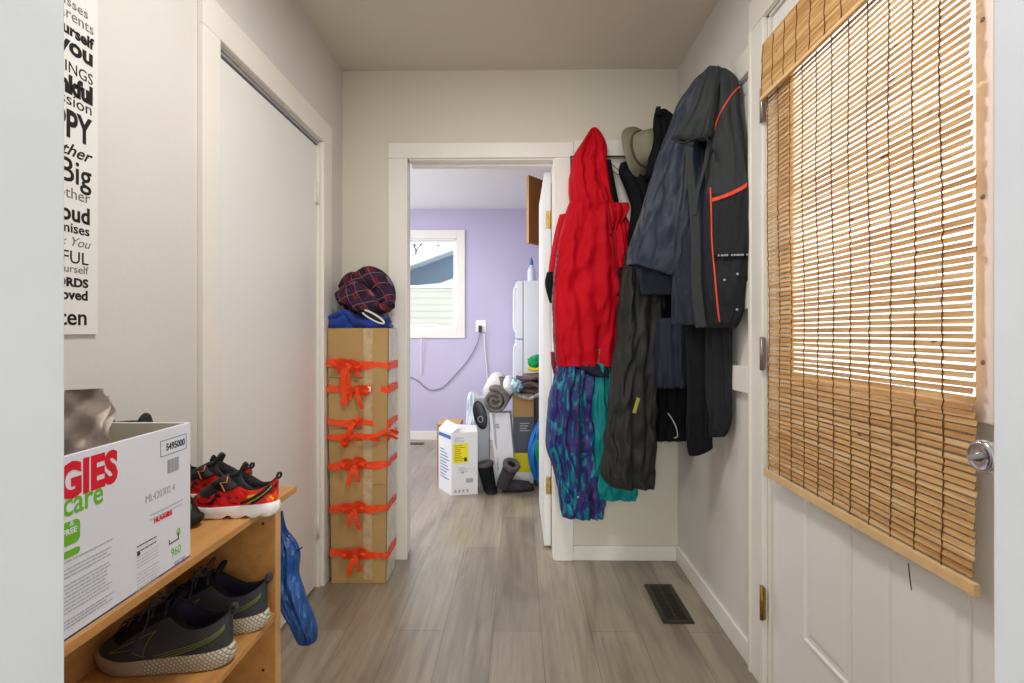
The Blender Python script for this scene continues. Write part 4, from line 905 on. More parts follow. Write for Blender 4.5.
# dark rod in place of the shade under the coat board; wire hook
rd = thing('shadow_rod', 'thin dark rod drawn as the shadow line under the coat board beside the kitchen doorway', 'rod', (0.52, 2.57, 1.99))
a, b_ = P(571, 156.5, 2.565), P(672, 156.0, 2.565); w = MB(); w.tube([a + Vector((0, 0, -.09)), a + Vector((0, 0, -.005)), a + Vector((.004, 0, 0)), a + Vector((.02, 0, 0)), b_], .0035, 8); w.build('rod', 'black_metal', rd)
w = MB(); w.tube([a + Vector((.004, .018, 0)), a], .004, 8); w.build('bracket', 'black_metal', rd); w = MB(); w.tube([b_ + Vector((0, .018, 0)), b_], .004, 8); w.build('bracket', 'black_metal', rd)
hk = MB(); hk.tube(cr([P(606, 157, 2.552), P(604, 163, 2.545), P(611, 170, 2.53), P(619, 175, 2.52), P(620, 172, 2.52), P(614, 166, 2.53), P(606, 160, 2.545)], 28), .0018, 6); hk.build('wire_hook', 'black_metal', rd)

# ---- red hooded jacket
rj = thing('hooded_jacket', 'bright red hooded jacket hanging on the back wall beside the kitchen doorway', 'jacket', P(594, 156, 2.5))
w = garment([(128, 592, 597, 2.50, 2.50, .02), (134, 587.5, 601, 2.49, 2.50, .05), (144, 581, 605, 2.48, 2.50, .08), (156, 574.5, 606.5, 2.47, 2.50, .11), (170, 571.5, 607, 2.47, 2.50, .12), (180, 569, 608.5, 2.47, 2.50, .12), (194, 569, 610, 2.47, 2.5, .12), (206, 571, 613, 2.48, 2.5, .11), (214, 573, 614, 2.48, 2.5, .08)], amp=0.0162, nf=3, seed=5, diag=1.5, hollow=0)
w.build('hood', 'red_shell', rj)
w = garment([(196, 572, 612, 2.49, 2.52, .08), (206, 568, 618, 2.48, 2.52, .11), (222, 564, 620, 2.47, 2.52, .12), (245, 559, 622, 2.46, 2.52, .13), (270, 555, 622, 2.45, 2.52, .13), (300, 553, 620, 2.45, 2.52, .13), (330, 554, 617, 2.45, 2.52, .12), (352, 555, 616, 2.45, 2.52, .12), (366, 556, 614.5, 2.45, 2.52, .12)], amp=0.0162, nf=4, seed=7, diag=.6)
bd = w.build('body', 'red_shell', rj)
w = garment([(203, 606, 628, 2.43, 2.48, .03), (209, 607, 628.5, 2.42, 2.48, .05), (216, 609, 625, 2.42, 2.48, .05), (224, 610, 619, 2.43, 2.48, .04), (234, 610, 618, 2.44, 2.48, .02)], amp=0.0081, nf=3, seed=8, hollow=0); w.build('collar_flap', 'red_shell', rj)
w = garment([(214, 610, 622, 2.47, 2.54, .06), (230, 613, 628, 2.46, 2.54, .07), (252, 616, 632, 2.46, 2.54, .07), (268, 617, 633, 2.46, 2.54, .07)], amp=0.0108, nf=3, seed=9, n=20); sl = w.build('sleeve', 'red_shell', rj)
w = garment([(264, 617, 632, 2.46, 2.54, .06), (280, 617, 631, 2.46, 2.54, .06), (296, 617, 629, 2.46, 2.54, .05)], amp=0.0054, nf=3, seed=9, n=10); w.build('cuff', 'black_cloth', sl)
w = garment([(214, 562, 572, 2.49, 2.54, .06), (235, 556, 568, 2.50, 2.54, .07), (262, 551, 562, 2.5, 2.54, .06), (276, 549, 560, 2.5, 2.54, .05)], amp=0.0081, nf=3, seed=12, n=20); sl = w.build('sleeve', 'red_shell', rj)
w = garment([(272, 548, 559, 2.5, 2.54, .05), (284, 546.5, 556, 2.5, 2.54, .05), (303, 551, 557, 2.5, 2.54, .03)], amp=0.0041, nf=3, seed=12, n=10); w.build('cuff', 'black_cloth', sl)
w = MB(); w.tube(cr([P(558, 250, 2.44), P(554.5, 280, 2.42), P(552.5, 300, 2.415), P(554, 330, 2.415), P(556, 362, 2.42)], 24), .007, 6, flat=.5); w.build('zip_edge', 'grey_trim', rj)
w = garment([(352, 553, 560, 2.5, 2.54, .05), (364, 552.5, 572, 2.5, 2.54, .07), (374, 555, 566, 2.5, 2.54, .05)], amp=0.0041, nf=3, seed=2, n=8); w.build('lining', 'dark_red', rj)
w = MB(); w.tube(cr([P(607, 200, 2.415), P(611, 225, 2.405), P(614, 250, 2.40), P(616, 275, 2.41)], 16), .0035, 6); w.build('zipper', 'dark_red', rj)
w = garment([(160, 606, 609, 2.5, 2.52, .03), (180, 606, 613, 2.5, 2.52, .04), (205, 608, 618, 2.5, 2.53, .04)], amp=0.0041, nf=2, seed=2, n=8); w.build('inner_collar', 'black_cloth', rj)

# ---- purple and teal snow pants
sp = thing('snow_pants', 'purple and teal blotched snow pants hanging below the red jacket', 'pants', P(590, 350, 2.5))
w = garment([(345, 562, 606, 2.47, 2.54, .05), (362, 558, 608, 2.46, 2.54, .09), (385, 552, 606, 2.45, 2.54, .10), (405, 548.5, 606, 2.44, 2.54, .11), (425, 546.5, 607, 2.44, 2.54, .11), (448, 547, 608, 2.44, 2.54, .11), (470, 553, 607, 2.44, 2.54, .11), (492, 559, 606, 2.44, 2.54, .10), (505, 562, 604, 2.44, 2.54, .09), (517, 564, 603, 2.44, 2.54, .08)], amp=0.0243, nf=5, seed=21, diag=.2); w.build('leg', 'tie_dye', sp)
w = garment([(345, 592, 612, 2.47, 2.55, .05), (370, 592, 618, 2.47, 2.55, .07), (410, 592, 630, 2.47, 2.55, .08), (450, 594, 634, 2.47, 2.55, .09), (480, 594, 636, 2.47, 2.55, .09), (492, 595, 636.5, 2.47, 2.55, .09), (499, 597, 634, 2.47, 2.55, .08)], amp=0.0162, nf=4, seed=22); w.build('leg', 'teal_cloth', sp)
w = MB(); w.tube(cr([P(580.5, 372, 2.405), P(579, 410, 2.395), P(581, 450, 2.395), P(577.5, 492, 2.40)], 20), .0035, 6); w.build('zipper', 'navy_deep', sp)
w = MB(); lump(w, P(578, 497, 2.395), (.005, .004, .006), nx=8, ny=6); w.build('snap', 'silver_print', sp)
w = garment([(352, 568, 610, 2.45, 2.52, .05), (362, 566, 610, 2.45, 2.52, .08), (370, 580, 609, 2.45, 2.52, .09), (377, 594, 608, 2.45, 2.52, .09)], amp=0.0054, nf=3, seed=2, n=8); w.build('waistband', 'navy_deep', sp)

# ---- black coat behind, hooded, in the corner
bcoat = thing('winter_coat', 'black winter coat hanging in the corner behind the navy jacket', 'coat', P(662, 120, 2.42))
w = garment([(110, 656, 664, 2.34, 2.36, .03), (122, 654, 676, 2.34, 2.36, .07), (150, 651, 690, 2.34, 2.36, .08), (175, 647, 695, 2.36, 2.38, .09), (190, 643, 700, 2.46, 2.42, .12), (240, 630, 704, 2.46, 2.42, .14), (300, 640, 708, 2.46, 2.36, .14), (360, 648, 706, 2.46, 2.30, .13), (410, 651, 694, 2.46, 2.30, .11), (432, 652, 691, 2.46, 2.30, .09), (441, 655, 688, 2.46, 2.30, .07)], amp=0.0189, nf=4, seed=31); w.build('body', 'black_cloth', bcoat)
w = garment([(318, 656, 688, 2.20, 2.16, .05), (345, 655, 689, 2.20, 2.15, .07), (370, 655, 690, 2.20, 2.15, .07), (388, 655, 690, 2.2, 2.15, .06)], amp=0.0081, nf=3, seed=33, n=14); w.build('lining', 'navy_deep', bcoat)
w = MB(); w.tube(cr([P(668, 413, 2.19), P(672, 419, 2.19), P(676, 427, 2.185), P(677.5, 436, 2.185), P(674, 438, 2.19)], 14), .0022, 6); w.build('reflective_cord', 'silver_print', bcoat)
w = MB(); w.box(P(655, 118, 2.33), P(661, 106, 2.30), bev=.003); w.build('hanging_loop', 'black_cloth', bcoat)
# ---- black scarf or coat top beside hat
bs = thing('black_jacket', 'black jacket with raised collar hanging under the olive bucket hat', 'jacket', P(640, 180, 2.5))
w = garment([(162, 623, 627, 2.47, 2.5, .03), (168, 621, 634, 2.46, 2.5, .05), (176, 621.5, 652, 2.45, 2.5, .08), (188, 628, 656, 2.45, 2.5, .09), (205, 632, 660, 2.45, 2.5, .09), (230, 630, 664, 2.45, 2.5, .1), (260, 627, 664, 2.45, 2.5, .1), (300, 624, 664, 2.45, 2.5, .1), (340, 622, 662, 2.45, 2.5, .1)], amp=0.0108, nf=3, seed=35); w.build('body', 'black_cloth', bs)

# ---- olive-black snow pants
op = thing('snow_pants', 'dark olive black snow pants with a small yellow mark, beside the corner', 'pants', P(640, 260, 2.33))
w = garment([(248, 628, 650, 2.32, 2.32, .05), (275, 622, 662, 2.30, 2.32, .09), (305, 619, 664, 2.29, 2.32, .11), (335, 616, 662, 2.28, 2.32, .12), (370, 612, 658, 2.27, 2.32, .12), (405, 609, 655, 2.26, 2.32, .12), (440, 606, 654, 2.25, 2.32, .12), (465, 603.5, 654, 2.25, 2.32, .11), (478, 604, 653, 2.25, 2.32, .10), (487, 612, 652, 2.25, 2.32, .09)], amp=0.0203, nf=3, seed=41, diag=.4); w.build('leg', 'olive_black', op)
mat('yellow_mark', (150, 150, 50), .6, .3); w = MB(); ribbon(w, cr([P(634, 413, 2.195), P(636, 406, 2.195), P(638.5, 398, 2.195)], 6), .014, (1, 0, .2), .001); w.build('yellow_patch', 'yellow_mark', op)

# ---- black pants below the big jacket
bp_ = thing('black_pants', 'plain black pants hanging lowest on the right wall, under the navy jacket', 'pants', P(710, 320, 2.0))
w = garment([(300, 686, 712, 2.02, 1.98, .05), (330, 686, 714, 2.02, 1.98, .07), (370, 686.5, 714, 2.02, 1.98, .07), (410, 687, 714, 2.02, 1.98, .07), (440, 687, 712, 2.02, 1.98, .06), (449, 687.5, 712, 2.02, 1.98, .05), (455, 689, 700, 2.02, 2.0, .04)], amp=0.0108, nf=2, seed=51, n=26); w.build('leg', 'black_cloth', bp_)
w = garment([(300, 704, 735, 1.98, 1.90, .05), (330, 706, 736, 1.98, 1.89, .06), (370, 707, 736, 1.98, 1.89, .06), (405, 708, 735, 1.98, 1.89, .06), (420, 709, 733, 1.98, 1.89, .05), (431, 710, 728, 1.98, 1.91, .05), (437, 712, 722, 1.98, 1.93, .04)], amp=0.0135, nf=3, seed=52, n=26); w.build('leg', 'charcoal_deep', bp_)

# ---- big navy and charcoal jacket with orange piping
nj = thing('work_jacket', 'navy and charcoal work jacket with orange piping hanging highest on the right wall', 'jacket', P(712, 68, 1.95))
w = garment([(72, 704, 716, 1.93, 1.92, .04), (82, 695, 716, 1.97, 1.92, .07), (95, 688, 715, 2.0, 1.92, .10), (115, 678, 712, 2.04, 1.93, .12), (145, 668, 708, 2.08, 1.94, .13), (175, 657, 704, 2.11, 1.95, .14), (205, 646, 700, 2.13, 1.96, .14), (232, 637, 694, 2.15, 1.98, .14), (252, 629.5, 686, 2.17, 2.0, .13), (266, 628, 680, 2.18, 2.02, .12)], amp=0.0162, nf=3, seed=61, diag=.5)
# slanted sleeve hem
for v in w.bm.verts:
    t = max(0, min(1, (1.95 - v.co.z) / .55)); sx_ = (v.co.x - .47) / .25; v.co.z -= t * t * .085 * max(0, min(1.2, sx_))
sl = w.build('sleeve', 'navy_shell', nj)
w = garment([(150, 690, 712, 2.0, 1.92, .06), (200, 682, 713, 2.02, 1.92, .08), (240, 675, 713, 2.03, 1.91, .09), (280, 674, 712, 2.03, 1.90, .09), (310, 673.5, 711, 2.03, 1.9, .08), (325, 674, 710, 2.03, 1.9, .07)], amp=0.0081, nf=2, seed=62); w.build('back_body', 'navy_deep', nj)
w = garment([(255, 640, 672, 2.2, 2.14, .06), (275, 640, 684, 2.2, 2.1, .08), (292, 641, 688, 2.2, 2.1, .07), (295, 642, 688, 2.2, 2.1, .06)], amp=0.0054, nf=2, seed=63, n=12); w.build('inner_hem', 'navy_deep', nj)
w = garment([(70, 711, 728, 1.91, 1.87, .05), (80, 708, 738, 1.9, 1.85, .08), (95, 708, 742, 1.90, 1.84, .10), (115, 709, 743, 1.89, 1.82, .12), (145, 709, 748, 1.88, 1.80, .12), (170, 708, 752, 1.88, 1.785, .12), (190, 706, 755.5, 1.88, 1.775, .12), (220, 705, 756, 1.88, 1.77, .12), (255, 704, 755, 1.88, 1.77, .11), (290, 703, 746, 1.88, 1.78, .10), (310, 703, 745, 1.87, 1.79, .09), (322, 702, 739, 1.87, 1.80, .08), (328, 702, 735, 1.87, 1.81, .06)], amp=0.0108, nf=2, seed=64, n=50)
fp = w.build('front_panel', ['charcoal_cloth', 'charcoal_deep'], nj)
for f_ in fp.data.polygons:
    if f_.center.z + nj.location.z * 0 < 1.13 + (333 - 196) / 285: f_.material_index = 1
# collar: grey folded flap at the top, opening towards the hall
w = garment([(67.5, 708, 722, 1.88, 1.86, .03), (75, 702, 722, 1.87, 1.85, .05), (90, 696, 719, 1.86, 1.83, .06), (105, 691, 717, 1.86, 1.82, .06), (118, 684, 715, 1.86, 1.81, .06), (128, 677, 714, 1.87, 1.81, .05), (136, 671, 712, 1.88, 1.81, .04), (141, 674, 704, 1.88, 1.82, .02)], amp=0.0095, nf=3, seed=65, n=30, hollow=.03); w.build('collar_flap', 'charcoal_cloth', nj)
w = MB(); q = cr([P(672, 138, 1.855), P(683, 143, 1.83), P(693, 139, 1.80), P(703, 137, 1.785), P(710, 143, 1.785), P(712, 152, 1.79)], 18); w.tube(q, .0045, 6); w.build('collar_edge', 'charcoal_deep', nj)
w = MB(); ribbon(w, cr([P(690, 143, 1.83), P(689, 165, 1.83), P(693, 200, 1.83), P(695.5, 240, 1.83), P(696, 280, 1.825), P(699, 312, 1.82), P(701, 327, 1.82)], 30), lambda t: .022 + .014 * t, (1, -.25, 0), .004); w.build('placket', 'charcoal_cloth', nj)
w = MB(); ribbon(w, cr([P(708, 148, 1.815), P(704, 168, 1.815), P(698, 190, 1.82), P(694, 215, 1.825)], 18), .012, (1, -.3, 0), .003); w.build('collar_strap', 'charcoal_cloth', nj)
# stuff laid on the curved front: find the panel surface towards the camera
from mathutils.bvhtree import BVHTree
def on_surface(obj, px, py, off=.002):
    me = obj.data; bv = BVHTree.FromPolygons([v.co for v in me.vertices], [p.vertices[:] for p in me.polygons])
    o_ = Vector((0, 0, CZ)); d_ = _ray(px, py).normalized(); h = bv.ray_cast(o_, d_)
    return (h[0] - d_ * off) if h[0] is not None else Vector((min(.764, P(px, py, 1.80).x), 1.80, P(px, py, 1.80).z))
def sline(pts, obj, n=20, off=.002): return [on_surface(obj, p.x, p.y, off) for p in cr([(a, b_, 0) for a, b_ in pts], n)]
w = MB(); w.tube(sline([(740.5, 87), (736, 90), (729, 99), (721, 112), (716, 124), (713, 134)], fp), .0032, 6); w.build('piping', 'orange_piping', nj)
w = MB(); w.tube(sline([(710.5, 188), (711.5, 215), (712, 240), (714.5, 270), (717, 300), (719.5, 322)], fp, 26), .0030, 6); w.build('piping', 'orange_piping', nj)
w = MB(); ribbon(w, sline([(712, 200), (722, 197), (734, 192), (745, 186), (753, 178)], fp, 20, .003), .012, (0, 0, 1), .001); w.build('piping', 'orange_piping', nj)
w = MB()
for a in (719, 722, 724.5, 727, 732, 735, 737.5, 740, 742.5, 747, 749.5, 752):
    q = on_surface(fp, a, 255.5 - (a - 719) * .03, .0018); w.box(q + Vector((-.003, -.003, -.003)), q + Vector((.003, .003, .003)))
w.build('reflective_lettering', 'silver_print', nj)
w = MB(); ribbon(w, sline([(713, 258), (725, 257.5), (740, 256.5), (754, 255)], fp, 16, .0008), .022, (0, 0, 1), .0006); w.build('pocket_flap', 'black_cloth', nj)
for a in ((724.5, 280), (737.5, 274), (737, 309.5)):
    q = on_surface(fp, *a, .001); w = MB(); lump(w, q, (.0045, .0045, .0045), nx=10, ny=6, amp=0); w.build('snap', 'silver_print', nj)

# ---- bucket hat
ht = thing('bucket_hat', 'olive grey bucket hat hanging on the coat rail, right of the red jacket', 'hat', P(640, 150, 2.48))
Cc = P(638.5, 151, 2.43); axis = Vector((.62, -.78, .08)).normalized(); up_ = Vector((0, 0, 1)); xx = up_.cross(axis).normalized(); yy = axis.cross(xx)
prof = [(.118, -.010), (.122, -.002), (.120, .002), (.100, .012), (.084, .022), (.080, .030), (.078, .060), (.072, .088), (.055, .104), (.03, .110), (.001, .111)]
w = MB(); rr = []
for r, z in prof:
    ring = []
    for k in range(40):
        u = 2 * math.pi * k / 40; rr_ = r * (1 + .06 * noise.noise(Vector((math.cos(u) * 1.5, math.sin(u) * 1.5, 3))))
        ring.append(Cc + xx * rr_ * math.cos(u) * .98 + yy * rr_ * math.sin(u) * 1.0 + axis * (z + (.012 * math.sin(2 * u + 1) if r > .09 else 0) + .004 * noise.noise(Vector((u, z * 30, 0)))))
    rr.append(ring)
w.rings(rr, cap0=False); w.rings([[p + (Cc - p).normalized() * .003 - axis * .003 for p in r] for r in rr], cap0=False, mi=0)
w.build('hat_body', 'olive_felt', ht)
w = MB(); w.tube([Cc + (xx * math.cos(u) + yy * math.sin(u)) * .0825 + axis * .026 for u in [2 * math.pi * k / 40 for k in range(40)]], .006, 8, flat=.5, closed=True); w.build('hat_band', 'olive_felt_dark', ht)
w = MB(); w.rings([[p + axis * -.002 for p in [Cc + (xx * math.cos(u) + yy * math.sin(u)) * .035 * s + axis * .07 for u in [2 * math.pi * k / 12 for k in range(12)]]] for s in (1, .2)]); w.bm.free()

# ---- floor register
vt = MB(); vx0, vx1, vy0, vy1 = .560, .682, 2.028, 2.338
for q in (((vx0, vy0, .0005), (vx1, vy0 + .02, .006)), ((vx0, vy1 - .02, .0005), (vx1, vy1, .006)), ((vx0, vy0 + .02, .0005), (vx0 + .02, vy1 - .02, .006)), ((vx1 - .02, vy0 + .02, .0005), (vx1, vy1 - .02, .006))): vt.box(*q, bev=.001)
mat('register_brown', (52, 46, 42), .4, .5, metal=.3)
vn = vt.build('floor_register', 'register_brown'); tag(vn, 'dark brown metal floor register near the right wall', 'vent')
w = MB(); y = vy0 + .024
while y < vy1 - .022: w.box((vx0 + .02, y, .001), (vx1 - .02, y + .005, .0048)); y += .0105
w.box(((vx0 + vx1) / 2 - .003, vy0 + .02, .001), ((vx0 + vx1) / 2 + .003, vy1 - .02, .005)); w.build('louvre', 'register_brown', vn)
MB().box((vx0 + .015, vy0 + .015, .0003), (vx1 - .015, vy1 - .015, .0009)).build('duct_opening', 'dark_gap', vn)
# ================================================================== kitchen things
# fridge
mat('fridge_white', (222, 226, 232), .3, .5); mat('gasket_grey', (120, 120, 134), .6, .3)
fx0 = P(523.5, 300, 4.72).x
fr = thing('fridge', 'white refrigerator at the far right of the kitchen', 'refrigerator', (.4, 5.0, 0))
zt = P(520, 280.5, 4.72).z
MB().box((fx0, 4.72, .03), (.80, 5.42, zt), bev=.008).build('cabinet', 'fridge_white', fr)
for (za, zb) in ((.08, 1.07), (1.08, zt - .004)):
    w = MB(); rr = []
    for i in range(13):
        t = i / 12; y = 4.722 + .696 * t; bow = .022 * math.sin(math.pi * t)
        rr.append([Vector((fx0 - .008, y, za)), Vector((fx0 - .055 - bow, y, za)), Vector((fx0 - .060 - bow, y, za + .01)), Vector((fx0 - .060 - bow, y, zb - .01)), Vector((fx0 - .055 - bow, y, zb)), Vector((fx0 - .008, y, zb))])
    w.rings(rr, smooth=False); d = w.build('fridge_door', 'fridge_white', fr)
    w = MB(); w.tube(cr([(fx0 - .062, 4.765, zb - .05), (fx0 - .084, 4.765, zb - .09), (fx0 - .086, 4.765, (za + zb) / 2), (fx0 - .084, 4.765, za + .09), (fx0 - .062, 4.765, za + .05)], 20), .011, 10); w.build('handle', 'fridge_white', d)
MB().box((fx0 - .01, 4.73, .09), (fx0 + .001, 5.41, zt - .01)).build('gasket', 'gasket_grey', fr)
# bottle on fridge
mat('bottle_clear', (206, 214, 226), .1, .6); mat('bottle_blue', (44, 120, 176), .3, .5)
bo = P(531.5, 281, 4.86); bz = zt + .001
bt_ = thing('bottle', 'clear bottle with blue cap standing on the fridge', 'bottle', (bo.x, 4.86, bz))
MB().lathe([(.036, 0), (.038, .01), (.038, .10), (.030, .125), (.014, .150), (.013, .160)], 20, Matrix.Translation((bo.x, 4.86, bz))).build('bottle_body', 'bottle_clear', bt_)
MB().lathe([(.016, .158), (.016, .195), (.010, .205), (.006, .225)], 16, Matrix.Translation((bo.x, 4.86, bz))).build('cap', 'bottle_blue', bt_)
q = P(540, 281, 4.86); o = MB().lathe([(.022, 0), (.024, .02), (.020, .035), (.008, .042)], 16, Matrix.Translation((q.x, 4.86, bz))).build('small_jar', 'bottle_clear'); tag(o, 'small pale jar on the fridge beside the blue capped bottle', 'jar')
# wall cabinet with its door standing open
mat('oak_dark', (164, 108, 56), .45, .4, var=.14, vscale=6, stretch=(5, 5, .7), bump=.05, bscale=20); mat('oak_edge', (190, 138, 84), .5, .3)
cz1, cz0 = P(529, 175, 3.9).z, P(529, 243, 3.9).z
wc = thing('wall_cabinet', 'brown wooden wall cabinet with its door standing open above the fridge', 'cabinet', (.60, 4.2, cz0))
w = MB()
for q in (((.40, 3.80, cz0), (.82, 3.818, cz1)), ((.40, 4.30, cz0), (.82, 4.318, cz1)), ((.40, 3.818, cz0), (.82, 4.30, cz0 + .018)), ((.40, 3.818, cz1 - .018), (.82, 4.30, cz1)), ((.80, 3.818, cz0 + .018), (.82, 4.30, cz1 - .018))): w.box(*q)
w.build('carcass', 'oak_dark', wc)
tip = P(529, 200, 3.9); hinge = Vector((.398, 4.30, cz0)); dv = Vector((hinge.x - tip.x, hinge.y - 3.9, 0)); nn = Vector((-dv.y, dv.x, 0)).normalized()
def dpn(t, z, d): return Vector((tip.x, 3.9, 0)) + dv * t + nn * d + Vector((0, 0, z))
w = MB(); w.rings([[dpn(0, cz0, 0), dpn(1, cz0, 0), dpn(1, cz0, .02), dpn(0, cz0, .02)], [dpn(0, cz1, 0), dpn(1, cz1, 0), dpn(1, cz1, .02), dpn(0, cz1, .02)]], smooth=False)
d = w.build('cabinet_door', 'oak_dark', wc)
w = MB(); e = .0015; w.rings([[dpn(-.006, z, -.0005), dpn(0.0, z, -.0005), dpn(0, z, .0205), dpn(-.006, z, .0205)] for z in (cz0 + e, cz1 - e)], smooth=False); w.build('door_edge', 'oak_edge', d)
# outlet with plugs and cords
oc = P(481, 326, 5.5)
ou = thing('wall_outlet', 'white wall outlet with a black plug on the lavender wall', 'outlet', (oc.x, 5.495, oc.z))
MB().box((oc.x - .055, 5.493, oc.z - .062), (oc.x + .055, 5.4995, oc.z + .062), bev=.002).build('plate', 'white_plastic', ou)
w = MB(); q = P(480.5, 329, 5.46); w.box((q.x - .022, 5.455, q.z - .035), (q.x + .014, 5.4925, q.z + .035), bev=.004); pl = w.build('power_plug', 'black_plastic', ou); 
w = MB(); w.tube(cr([P(480, 333, 5.47), P(477, 344, 5.48), P(468, 360, 5.485), P(455, 375, 5.485), P(443, 387, 5.485), P(433, 390, 5.485), P(426, 388, 5.485), P(418, 381, 5.485), P(410, 377, 5.485), P(400, 372, 5.485)], 50), .0045, 6)
o = w.build('power_cord', 'gasket_grey'); tag(o, 'thin dark cord drooping across the lavender wall from the outlet', 'cord')
w = MB(); w.tube(cr([P(484, 333, 5.47), P(485, 350, 5.485), P(487, 372, 5.485), P(488, 395, 5.485), P(489, 412, 5.485)], 20), .007, 6)
o = w.build('power_cord', 'cap_white'); tag(o, 'white cord hanging straight down from the outlet', 'cord')
w = MB(); w.tube(cr([P(422, 336, 5.46), P(421, 350, 5.47), P(421.5, 368, 5.485), P(421, 374, 5.485)], 12), .005, 6)
o = w.build('blind_cord', 'cap_white'); tag(o, 'pale cord hanging below the kitchen window', 'cord')

# white carton with yellow label
mat('carton_pale', (226, 226, 230), .6, .25, bump=.05, bscale=12); mat('label_yellow', (238, 222, 30), .5, .3); mat('carton_blue', (70, 110, 170), .5, .3)
c_ = thing('shipping_carton', 'white printed carton with a yellow label on the kitchen floor', 'box', (-.43, 3.72, 0))
A = Vector((-.468, 3.60, 0)); B = Vector((-.290, 3.645, 0)); D = Vector((-.586, 3.783, 0)); E_ = B + D - A; Hc = .435
def q4(z, e=0): return [p + Vector((0, 0, z)) for p in (A, B, E_, D)]
w = MB(); w.rings([q4(.001), q4(Hc)], smooth=False, cap1=False)
ce = (A + E_) / 2; inn = [ce + (p - ce) * .96 for p in (A, B, E_, D)]
w.rings([q4(Hc), [p + Vector((0, 0, Hc)) for p in inn], [p + Vector((0, 0, .30)) for p in inn]], smooth=False, cap0=False)
w.build('carton_body', 'carton_pale', c_)
fn = (B - A).normalized(); fz = Vector((0, 0, 1)); fo = Vector((fn.y, -fn.x, 0)); FM = frame(A + fo * .0015, fn, fz, fo); fw = (B - A).length
w = MB(); w.box((.01, .225, 0), (.115, .36, .0008), M4=FM); yl = w.build('yellow_label', 'label_yellow', c_)
w = MB()
for k in range(9): w.box((.02, .24 + k * .013, .001), (.02 + random.uniform(.04, .085), .243 + k * .013, .0014), M4=FM)
w.box((.088, .235, .001), (.108, .262, .0014), M4=FM); w.build('small_print', 'print_dark', yl)
w = MB()
for k in range(5): w.box((.02, .40 - k * .007, 0), (.03 + random.uniform(.02, .06), .4025 - k * .007, .0004), M4=FM)
for k in range(4): w.box((.05, .19 - k * .010, 0), (.07 + random.uniform(.02, .07), .193 - k * .010, .0004), M4=FM)
w.build('small_print', 'print_grey', c_)
for q in ([((x, .02, 0), (x + .014, .04, .0004)) for x in (.02, .048, .076, .104)] + [((.10, .085, 0), (.15, .115, .0004)), ((.07, .15, 0), (.085, .165, .0004))]): MB().box(*q, M4=FM).build('print_mark', 'print_grey', c_)
sn = (D - A).normalized(); SM = frame(D - fn * .0015, -sn, fz, -fn)
w = MB(); w.box((.01, Hc - .045, 0), ((D - A).length - .01, Hc - .02, .0008), M4=SM); w.build('side_band', 'carton_blue', c_); w = MB()
for k in range(10): w.box((.03, .10 + k * .022, 0), (.05 + random.uniform(.05, .13), .106 + k * .022, .0004), M4=SM)
w.build('side_print', 'carton_blue', c_)
w = MB()
w.rings([[A + fz * Hc, B + fz * Hc, B + fz * (Hc + .001) + fo * .0, A + fz * (Hc + .001)], [A + fz * (Hc + .05) - fo * .07, B + fz * (Hc + .035) - fo * .07, B + fz * (Hc + .037) - fo * .07, A + fz * (Hc + .052) - fo * .07]], smooth=False); w.build('open_flap', 'carton_pale', c_)
w = MB(); w.rings([[D + fz * (Hc), D + fz * (Hc - .0) + sn * .001, A + sn * .001 + fz * Hc, A + fz * Hc], [D + fz * (Hc + .06) + fn * .06, D + fz * (Hc + .06) + fn * .061, A + fn * .061 + fz * (Hc + .045), A + fn * .06 + fz * (Hc + .045)]], smooth=False); w.build('open_flap', 'carton_pale', c_)

# brown box behind it
def simple_box(name, lab, cat, p0, p1, mt, bev=.002):
    o = MB().box(p0, p1, bev=bev).build(name, mt); return tag(o, lab, cat)
a, b_ = P(439, 490, 4.1), P(461, 422, 4.1)
simple_box('cardboard_carton', 'plain brown cardboard box behind the white carton with the yellow label', 'box', (a.x, 4.0, .0005), (b_.x, 4.25, b_.z), 'cardboard')
# pale plastic bag
mat('bag_pale', (214, 224, 234), .3, .6, var=.08, vscale=12, bump=.6, bscale=20)
w = garment([(392, 470, 474, 4.1, 4.1, .03), (400, 467, 482, 4.1, 4.1, .08), (420, 466, 487, 4.1, 4.1, .12), (445, 466, 488, 4.1, 4.1, .14), (470, 464, 490, 4.1, 4.1, .14), (480, 466, 488, 4.1, 4.1, .12)], amp=.02, nf=4, seed=71, hollow=0)
for v in w.bm.verts: v.co.z = max(v.co.z - .0, .002)
zmin = min(v.co.z for v in w.bm.verts)
for v in w.bm.verts: v.co.z -= (zmin - .002) * max(0, 1 - (v.co.z - zmin) / .25)
o = w.build('plastic_bag', 'bag_pale'); tag(o, 'pale crinkled plastic bag standing behind the white carton', 'bag')
# grey carton with a dark oval picture
mat('carton_grey', (168, 172, 178), .5, .35); mat('carton_dark', (86, 90, 100), .5, .35); mat('carton_yellow', (226, 214, 20), .5, .35)
gc = thing('grey_carton', 'grey carton with a dark oval picture standing left of the tall white box', 'box', (-.24, 3.86, 0))
a, b_ = P(474, 480, 3.82), P(489, 398, 3.82)
MB().box((a.x, 3.82, .001), (b_.x, 3.95, b_.z), bev=.002).build('carton_body', 'carton_grey', gc)
C0 = P(480, 415, 3.815); w = MB(); w.rings([[C0 + Vector((.050 * math.cos(u) * s - .022 * math.sin(u) * s, -d, .105 * math.sin(u) * s)) for u in [2 * math.pi * k / 28 for k in range(28)]] for s, d in ((1, -.004), (1, .004), (.85, .007))]); ov = w.build('oval_picture', 'black_plastic', gc)
w = MB(); w.tube([C0 + Vector((.018 * math.cos(u) + .004, -.010, .022 * math.sin(u) - .03)) for u in [2 * math.pi * k / 16 for k in range(16)]], .003, 6, closed=True); w.build('picture_ring', 'print_grey', ov)
w = MB()
